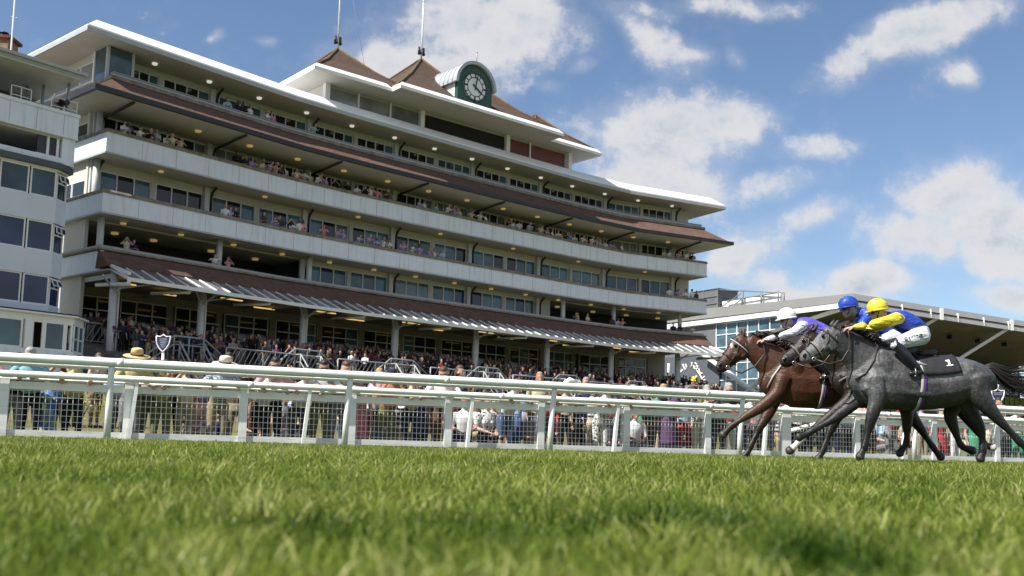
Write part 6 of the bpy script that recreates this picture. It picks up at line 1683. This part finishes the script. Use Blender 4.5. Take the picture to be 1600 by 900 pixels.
for (x, bk, ps, tp_, bt, sh, sk, hr, ht, sp, pr, tn, sc_, wd) in FENCE_PEOPLE:
    if ps in ('view', 'stand', 'cross', 'hold', 'woman', 'walk', 'dress'): sc_ = min(sc_, .93)
    sc_ = min(sc_, 1.07) - .02
    person(ps, at_fence(x, bk if not ps.startswith('lean') else max(.50, bk * .9)), YAW_F + tn * .7, wd, 'spectators along the crowd fence', tp_, bt, sh, sk, hr, True, sc_, ht, bool(sp), (M_panama if 'panama' in wd else M_straw) if ht == 'brim' else CL['navy'][1], pr)
# a second, looser row standing on the lawn behind
rng = random.Random(5)
tops = ['white', 'pale blue', 'navy', 'black', 'grey', 'charcoal', 'beige', 'maroon', 'pink', 'lilac', 'brown', 'red', 'cream', 'checked', 'striped', 'floral', 'yellow', 'green', 'olive']
bots = ['black', 'navy', 'charcoal', 'grey', 'khaki', 'denim', 'brown', 'beige']
used = set()
def uniq(words):
    return words
row2 = [320, 352, 445, 480, 540, 590, 628, 665, 716, 742, 770, 815, 842, 870, 895, 915, 950, 978, 1004, 1036, 1058, 1082, 1104, 1150, 1170, 1215, 1240, 1272, 1312, 1340, 1376, 1410, 1456, 1482, 1508, 1534, 1560, 1582]
for k, x in enumerate(row2):
    tp_ = tops[(k * 5 + 3) % len(tops)]; bt = bots[(k * 3 + 1) % len(bots)]
    ps = ['sit', 'sitw', 'sit', 'sitw', 'woman', 'sit', 'stand'][(k * 4) % 7]
    pos = at_fence(x, 1.7 + (k * 37 % 10) * .16)
    nm = {'stand': 'standing', 'cross': 'with folded arms', 'sit': 'seated', 'sitw': 'seated', 'hold': 'holding hands together', 'view': 'shading their eyes', 'woman': 'standing', 'walk': 'walking', 'dress': 'in a dress'}[ps]
    i = next((q for q in range(len(px_posts) - 1) if px_posts[q] <= x < px_posts[q + 1]), 0)
    person(ps, pos, YAW_F + rng.uniform(-.8, .8), 'spectator in %s and %s %s in second row, %s fence panel' % (CL[tp_][0], CL[bt][0], nm, ORD[i]), 'second row of spectators on the lawn', tp_, bt, 'black', rng.choice([0, 0, 1, 2]), rng.randrange(4), True, rng.uniform(.93, 1.03))
# ------------------------------------------------------------------ spectators on the balconies
COLW = ['first', 'second', 'third', 'fourth', 'fifth', 'sixth', 'seventh', 'eighth']
seen = {}
def stand_label(base):
    n = seen.get(base, 0); seen[base] = n + 1
    return base if n == 0 else base + ', ' + ORD[n] + ' such'
def balcony(level, zf, s_list, o_, words):
    for s in s_list:
        if not .5 < s < LEN - .3: continue
        tp_ = rng.choice(['white', 'white', 'white', 'white', 'pale blue', 'pale blue', 'lilac', 'lilac', 'navy', 'black', 'pink', 'charcoal', 'cream', 'white'])
        ps = rng.choice(['lean', 'stand', 'leanwide', 'stand', 'woman', 'cross', 'view', 'hold'])
        hr = rng.randrange(4); q = gs(s, o_ - (0 if ps.startswith('lean') else rng.uniform(0, .35)), zf); n = gax(s)[1]
        bay_ = COLW[min(7, int(s / BAY))]
        base = 'spectator in %s, %s hair, on the %s, %s bay' % (CL[tp_][0], ('dark', 'brown', 'grey', 'fair')[hr], words, bay_)
        person(ps, q, math.atan2(n.y, n.x) + math.pi / 2 + rng.uniform(-.5, .5), stand_label(base), 'spectators on the balconies', tp_, rng.choice(bots), 'black', rng.choice([0, 0, 1, 2, 3]), hr, False, rng.uniform(.95, 1.05))
def spread(a, b, n): return [a + (b - a) * (k + rng.uniform(.1, .9)) / n for k in range(n)]
balcony(3, 16.02, spread(1.0, 4.8, 9) + spread(8.6, 12.5, 11) + spread(12.8, 15.5, 7) + spread(16.0, 20.5, 8) + spread(23, 30, 9) + spread(31, 40, 14) + spread(40, 45, 9) + spread(49.5, 52.8, 7), -.5, 'upper balcony')
balcony(2, 12.58, spread(7.8, 9.2, 3) + spread(10.8, 14.2, 8) + spread(15.2, 19, 5) + spread(19.5, 23.0, 7) + spread(23.5, 26, 4) + spread(50, 53, 7), -.5, 'lower balcony')
balcony(4, 19.46, spread(8, 9.8, 4) + spread(10.8, 11.8, 2) + spread(14, 15, 1), -.85, 'roof gallery')
balcony(1, 9.44, spread(1.5, 3, 2) + spread(7.3, 7.9, 1) + spread(8.4, 8.9, 1) + spread(39.4, 41.5, 3) + spread(44, 45.5, 3) + spread(50.5, 52.5, 3), -.7, 'open boxes')
# ------------------------------------------------------------------ crowd on the shaded terrace steps
STEPW = ['lowest', 'second', 'third', 'fourth', 'fifth', 'sixth', 'seventh', 'eighth', 'ninth', 'tenth', 'top']
k = 0
NTER = 96
for r in range(10):
    o_ = 8.2 - r * 1.0 if r < 4 else 3.9 - (r - 4) * 1.15
    zf = terrace_z(o_)
    for j in range(15):
        s = (j + rng.uniform(0, .9)) * LEN / 15
        if not .8 < s < LEN - .6 or rng.random() < .25 or k >= NTER + 20: continue
        k += 1
        tp_ = rng.choice(['black', 'navy', 'charcoal', 'black', 'maroon', 'grey', 'navy', 'charcoal', 'white', 'brown', 'grey', 'lilac'])
        ps = rng.choice(['stand', 'cross', 'hold', 'view', 'woman', 'dress', 'stand', 'sit']); hr = rng.randrange(4); n = gax(s)[1]
        base = 'spectator in %s, %s hair, on the %s terrace row, %s bay' % (CL[tp_][0], ('dark', 'brown', 'grey', 'fair')[hr], STEPW[r], COLW[min(7, int(s / BAY))])
        person(ps, gs(s, o_, zf), math.atan2(n.y, n.x) + math.pi / 2 + rng.uniform(-.9, .9), stand_label(base), 'spectators on the terrace steps', tp_, rng.choice(bots), 'black', rng.choice([0, 1, 2, 3]), hr, False, rng.uniform(.92, 1.05))
# the rest of the dense crowd reads as one dark mass
vs = []; fs = []; mi = []
mats = [CL[c][1] for c in ('black', 'navy', 'charcoal', 'maroon', 'grey', 'brown', 'lilac', 'white', 'purple')] + [SKIN[1], HAIR[0], SKIN[0]]
src = [proto(p, False, **ARCH[p])[0] for p in ('stand', 'cross', 'hold', 'woman')]
arr = []
for me in src:
    bm = bmesh.new(); bm.from_mesh(me); bmesh.ops.triangulate(bm, faces=bm.faces[:])
    me2 = bpy.data.meshes.new('t'); bm.to_mesh(me2); bm.free()
    ob = bpy.data.objects.new('t', me2); COL.objects.link(ob); d = ob.modifiers.new('d', 'DECIMATE'); d.ratio = .22
    me3 = bpy.data.meshes.new_from_object(ob.evaluated_get(bpy.context.evaluated_depsgraph_get())); bpy.data.objects.remove(ob)
    co = np.empty(len(me3.vertices) * 3); me3.vertices.foreach_get('co', co); co = co.reshape(-1, 3)
    fa = np.array([p.vertices[:] for p in me3.polygons]); mm = np.array([p.material_index for p in me3.polygons]); arr.append((co, fa, mm))
V = []; Fc = []; Mi = []; off = 0
for r in range(13):
    o_ = 9.4 - r * 1.0
    zf = terrace_z(o_)
    for j in range(62):
        s = (j + rng.uniform(0, 1)) * LEN / 62
        if not .5 < s < LEN - .5 or rng.random() < .22: continue
        co, fa, mm = arr[rng.randrange(4)]; n = gax(s)[1]; a = math.atan2(n.y, n.x) + math.pi / 2 + rng.uniform(-1, 1); sc_ = rng.uniform(.88, 1.04)
        R = np.array([[math.cos(a), -math.sin(a), 0], [math.sin(a), math.cos(a), 0], [0, 0, 1]])
        V.append(co @ R.T * sc_ + np.array(gs(s, o_ - .35, zf))); Fc.append(fa + off); off += len(co)
        lut = np.array([rng.choice([9, 11]), rng.choice([0, 0, 0, 1, 1, 2, 2, 2, 3, 5, 5, 8, 4, 0, 7 if rng.random() < .25 else 2]), rng.choice([0, 1, 2, 4]), 0, 10]); Mi.append(lut[mm])
V = np.concatenate(V); Fc = np.concatenate(Fc); Mi = np.concatenate(Mi)
def np_mesh(name, V, F, mats, mi=None, smooth=True):
    me = bpy.data.meshes.new(name); me.vertices.add(len(V)); me.vertices.foreach_set('co', V.astype(np.float32).ravel())
    n = F.shape[1]; me.loops.add(F.size); me.loops.foreach_set('vertex_index', F.astype(np.int32).ravel()); me.polygons.add(len(F))
    me.polygons.foreach_set('loop_start', np.arange(0, F.size, n, dtype=np.int32)); me.polygons.foreach_set('loop_total', np.full(len(F), n, np.int32))
    for m_ in mats: me.materials.append(m_)
    if mi is not None: me.polygons.foreach_set('material_index', mi.astype(np.int32))
    me.polygons.foreach_set('use_smooth', np.full(len(F), smooth)); me.update(); me.validate()
    return me
o = link('crowd', np_mesh('crowd', V, Fc, mats, Mi)); tag(o, 'dense dark crowd packed on the shaded terrace steps', 'crowd', None, 'stuff')
# cameraman on the deck of the commentary building
q = lg(-1.75, -.55, 14.84); 
person('view', q, YAW_F + .6, 'camera operator in black on the rooftop deck at the left', 'people on the camera deck', 'black', 'black', 'black', 1, 0, True, 1.02)
TVC = thing('television_camera', 'black television camera on a tripod behind the deck parapet', 'camera', lg(-1.55, -.3, 14.84))
mb = MB(); c = lg(-1.55, -.3, 16.55); ax = (NL3, DL3, UZ); mb.box(c, (.55, .22, .28), 0, ax); mb.tube([c + NL3 * .27, c + NL3 * .62], [.12, .14], 12); mb.box(c + UZ * .22 - NL3 * .1, (.22, .14, .12), 0, ax); mb.build('camera_body', M_black, TVC)
mb = MB(); b_ = lg(-1.55, -.3, 14.84)
for a in (0, 2.1, 4.2): mb.tube([c - UZ * .14, b_ + Vector((.4 * math.cos(a), .4 * math.sin(a), 0))], .03, 6)
mb.build('tripod', M_black, TVC)
# yellow shrub behind the crowd, left

c = at_y(122, 580, 21.5)
SB = thing('flowering_shrub', 'yellow flowering shrub beyond the rails near the straw hat', 'shrub', (c.x, c.y, lawn_z(5)))
mb = MB()
for k in range(9): mb.tube([Vector((c.x, c.y, lawn_z(5))), Vector((c.x + rng.uniform(-.5, .5), c.y + rng.uniform(-.3, .3), lawn_z(5) + rng.uniform(.5, .85)))], [.02, .008], 5)
mb.build('stem', mat('shrub_stem', (.06, .05, .03), .9), SB)
mb = MB()
for k in range(900):
    q = Vector((rng.gauss(0, .38), rng.gauss(0, .28), .62 + rng.gauss(0, .20))); q.z = max(.05, q.z); q += Vector((c.x, c.y, lawn_z(5)))
    a = Vector((rng.uniform(-1, 1), rng.uniform(-1, 1), rng.uniform(-.4, 1))).normalized(); b_ = a.orthogonal().normalized(); w = rng.uniform(.02, .04)
    mb.quad(q - b_ * w * .5, q + a * w - b_ * w * .2, q + a * w * 1.9, q + a * w + b_ * w * .6, 0 if rng.random() < .45 else 1)
mb.build('foliage', [mat('yellow_petals', (.50, .44, .03), .7, .2, 9), mat('shrub_leaf', (.09, .13, .02), .7, .3, 9)], SB)
# ------------------------------------------------------------------ turf: individual blades
def grass_mat():
    mt, nt, b = newmat('turf_blade')
    at = nt.new('ShaderNodeAttribute'); at.attribute_name = 'tint'
    sp = nt.new('ShaderNodeSeparateColor'); nt.put(sp.inputs[0], at.outputs['Color'])
    hgt, rnd, lush_shade = sp.outputs[0], sp.outputs[1], sp.outputs[2]
    base = nt.mix(rnd, (.060, .118, .012), (.29, .335, .060))
    base = nt.mix(nt.math('MULTIPLY', nt.mapr(rnd, .72, .95), .85), base, (.48, .46, .20))
    base = nt.mix(nt.math('MULTIPLY', lush_shade, .78), base, (.014, .058, .004))  # painted shadow bands plus random deep green patches darken the blades
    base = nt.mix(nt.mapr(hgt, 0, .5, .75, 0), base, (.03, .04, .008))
    nt.put(b.inputs['Base Color'], base); b.inputs['Roughness'].default_value = .42; b.inputs['Specular IOR Level'].default_value = .18
    tr = nt.new('ShaderNodeBsdfTranslucent'); nt.put(tr.inputs[0], nt.mix(nt.math('MULTIPLY', nt.math('SUBTRACT', 1.0, lush_shade), .35), base, (.28, .36, .05)))
    mx = nt.new('ShaderNodeMixShader'); mx.inputs[0].default_value = .42
    out = [n for n in nt.n if n.type == 'OUTPUT_MATERIAL'][0]
    nt.l.new(b.outputs[0], mx.inputs[1]); nt.l.new(tr.outputs[0], mx.inputs[2]); nt.l.new(mx.outputs[0], out.inputs[0])
    return mt
rg_ = np.random.default_rng(11)
def vnoise(x, y, sc, seed):
    r = np.random.default_rng(seed); G = r.random((128, 128)); X = x * sc; Y = y * sc
    xi = np.floor(X).astype(int); yi = np.floor(Y).astype(int); fx = X - xi; fy = Y - yi; fx = fx * fx * (3 - 2 * fx); fy = fy * fy * (3 - 2 * fy)
    g = lambda i, j: G[i % 128, j % 128]
    return (g(xi, yi) * (1 - fx) + g(xi + 1, yi) * fx) * (1 - fy) + (g(xi, yi + 1) * (1 - fx) + g(xi + 1, yi + 1) * fx) * fy
def make_turf():
    Vs = []; Fs = []; Cs = []; off = 0
    bands = [(-2.2, .55, 3500, .044, .0042), (.55, 1.4, 10000, .045, .0036), (1.4, 2.6, 7000, .047, .0041), (2.6, 4.5, 3000, .052, .0052), (4.5, 8, 1400, .058, .0062), (8, 14, 640, .062, .0080), (14, 26, 260, .062, .012)]
    for d0, d1, dens, hh, ww in bands:
        half = lambda d: max(d, 0) * .66 + 1.9
        area = (half(d0) + half(d1)) * (d1 - d0); n = int(area * dens)
        y = np.sqrt(rg_.random(n) * (d1 ** 2 - d0 ** 2) + d0 ** 2) if d0 > 0 else d0 + rg_.random(n) * (d1 - d0); x = (rg_.random(n) * 2 - 1) * (np.maximum(y, 0) * .66 + 1.9)
        # keep to the course side of the fence
        fo = (x - FP.x) * FN.x + (y - FP.y) * FN.y
        keep = fo > -.55; x, y = x[keep], y[keep]; n = len(x)
        cl = vnoise(x, y, 9.0, 3); c2 = vnoise(x, y, 2.2, 4); c3 = vnoise(x, y, .7, 6)
        # dark shadow bands across the foreground painted into blade colour, blades slightly longer
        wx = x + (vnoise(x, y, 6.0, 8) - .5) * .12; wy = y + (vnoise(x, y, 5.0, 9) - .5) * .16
        lush_shade = np.zeros(n)
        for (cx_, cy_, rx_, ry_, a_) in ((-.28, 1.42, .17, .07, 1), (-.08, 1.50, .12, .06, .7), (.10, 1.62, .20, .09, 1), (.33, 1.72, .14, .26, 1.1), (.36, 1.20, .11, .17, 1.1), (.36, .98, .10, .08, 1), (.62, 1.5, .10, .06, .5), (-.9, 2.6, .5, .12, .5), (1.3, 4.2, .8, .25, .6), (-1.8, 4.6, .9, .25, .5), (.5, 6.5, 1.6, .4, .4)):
            lush_shade = np.maximum(lush_shade, a_ * np.exp(-(((wx - cx_) / rx_) ** 2 + ((wy - cy_) / ry_) ** 2) ** 1.5))
        lush_shade = np.clip(lush_shade + np.clip(c3 - .70, 0, 1) * .6, 0, 1)  # random deep green patches join the painted shade
        h = hh * (.55 + .75 * rg_.random(n)) * (.70 + .55 * cl) * (1 + .25 * lush_shade) * (.85 + .3 * c2)
        w = ww * (.7 + .6 * rg_.random(n))
        az = rg_.random(n) * 2 * np.pi; ln = h * (.15 + .95 * rg_.random(n) ** 1.2); fa = rg_.random(n) * 2 * np.pi
        dx = np.cos(az) * ln; dy = np.sin(az) * ln
        sx = np.cos(fa) * w * .5; sy = np.sin(fa) * w * .5
        P = np.stack([x, y, np.zeros(n)], 1); Sd = np.stack([sx, sy, np.zeros(n)], 1); D = np.stack([dx, dy, np.zeros(n)], 1); Z = np.stack([np.zeros(n), np.zeros(n), h], 1)
        v = np.stack([P - Sd, P + Sd, P + D * .25 + Z * .5 - Sd * .85, P + D * .25 + Z * .5 + Sd * .85, P + D * .6 + Z * .82 - Sd * .55, P + D * .6 + Z * .82 + Sd * .55, P + D + Z * .98], 1)
        q = np.arange(n)[:, None] * 7 + off
        tri = np.concatenate([q + np.array([[0, 1, 3]]), q + np.array([[0, 3, 2]]), q + np.array([[2, 3, 5]]), q + np.array([[2, 5, 4]]), q + np.array([[4, 5, 6]])], 0)
        off += n * 7
        c4 = vnoise(x, y, 26.0, 12); rn = np.clip(rg_.random(n) * .62 + (cl - .5) * .55 + (c4 - .5) * .5 + (c2 - .5) * .3 + .18, 0, 1) * (1 - .45 * lush_shade)
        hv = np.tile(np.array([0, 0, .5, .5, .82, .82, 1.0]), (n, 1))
        c = np.stack([hv, np.repeat(rn[:, None], 7, 1), np.repeat(lush_shade[:, None], 7, 1), np.ones((n, 7))], 2)
        Vs.append(v.reshape(-1, 3)); Fs.append(tri); Cs.append(c.reshape(-1, 4))
    V = np.concatenate(Vs); F = np.concatenate(Fs); C = np.concatenate(Cs)
    me = bpy.data.meshes.new('turf'); me.vertices.add(len(V)); me.vertices.foreach_set('co', V.astype(np.float32).ravel())
    me.loops.add(F.size); me.loops.foreach_set('vertex_index', F.astype(np.int32).ravel()); me.polygons.add(len(F))
    me.polygons.foreach_set('loop_start', np.arange(0, F.size, 3, dtype=np.int32)); me.polygons.foreach_set('loop_total', np.full(len(F), 3, np.int32))
    me.polygons.foreach_set('use_smooth', np.ones(len(F), bool)); me.update()
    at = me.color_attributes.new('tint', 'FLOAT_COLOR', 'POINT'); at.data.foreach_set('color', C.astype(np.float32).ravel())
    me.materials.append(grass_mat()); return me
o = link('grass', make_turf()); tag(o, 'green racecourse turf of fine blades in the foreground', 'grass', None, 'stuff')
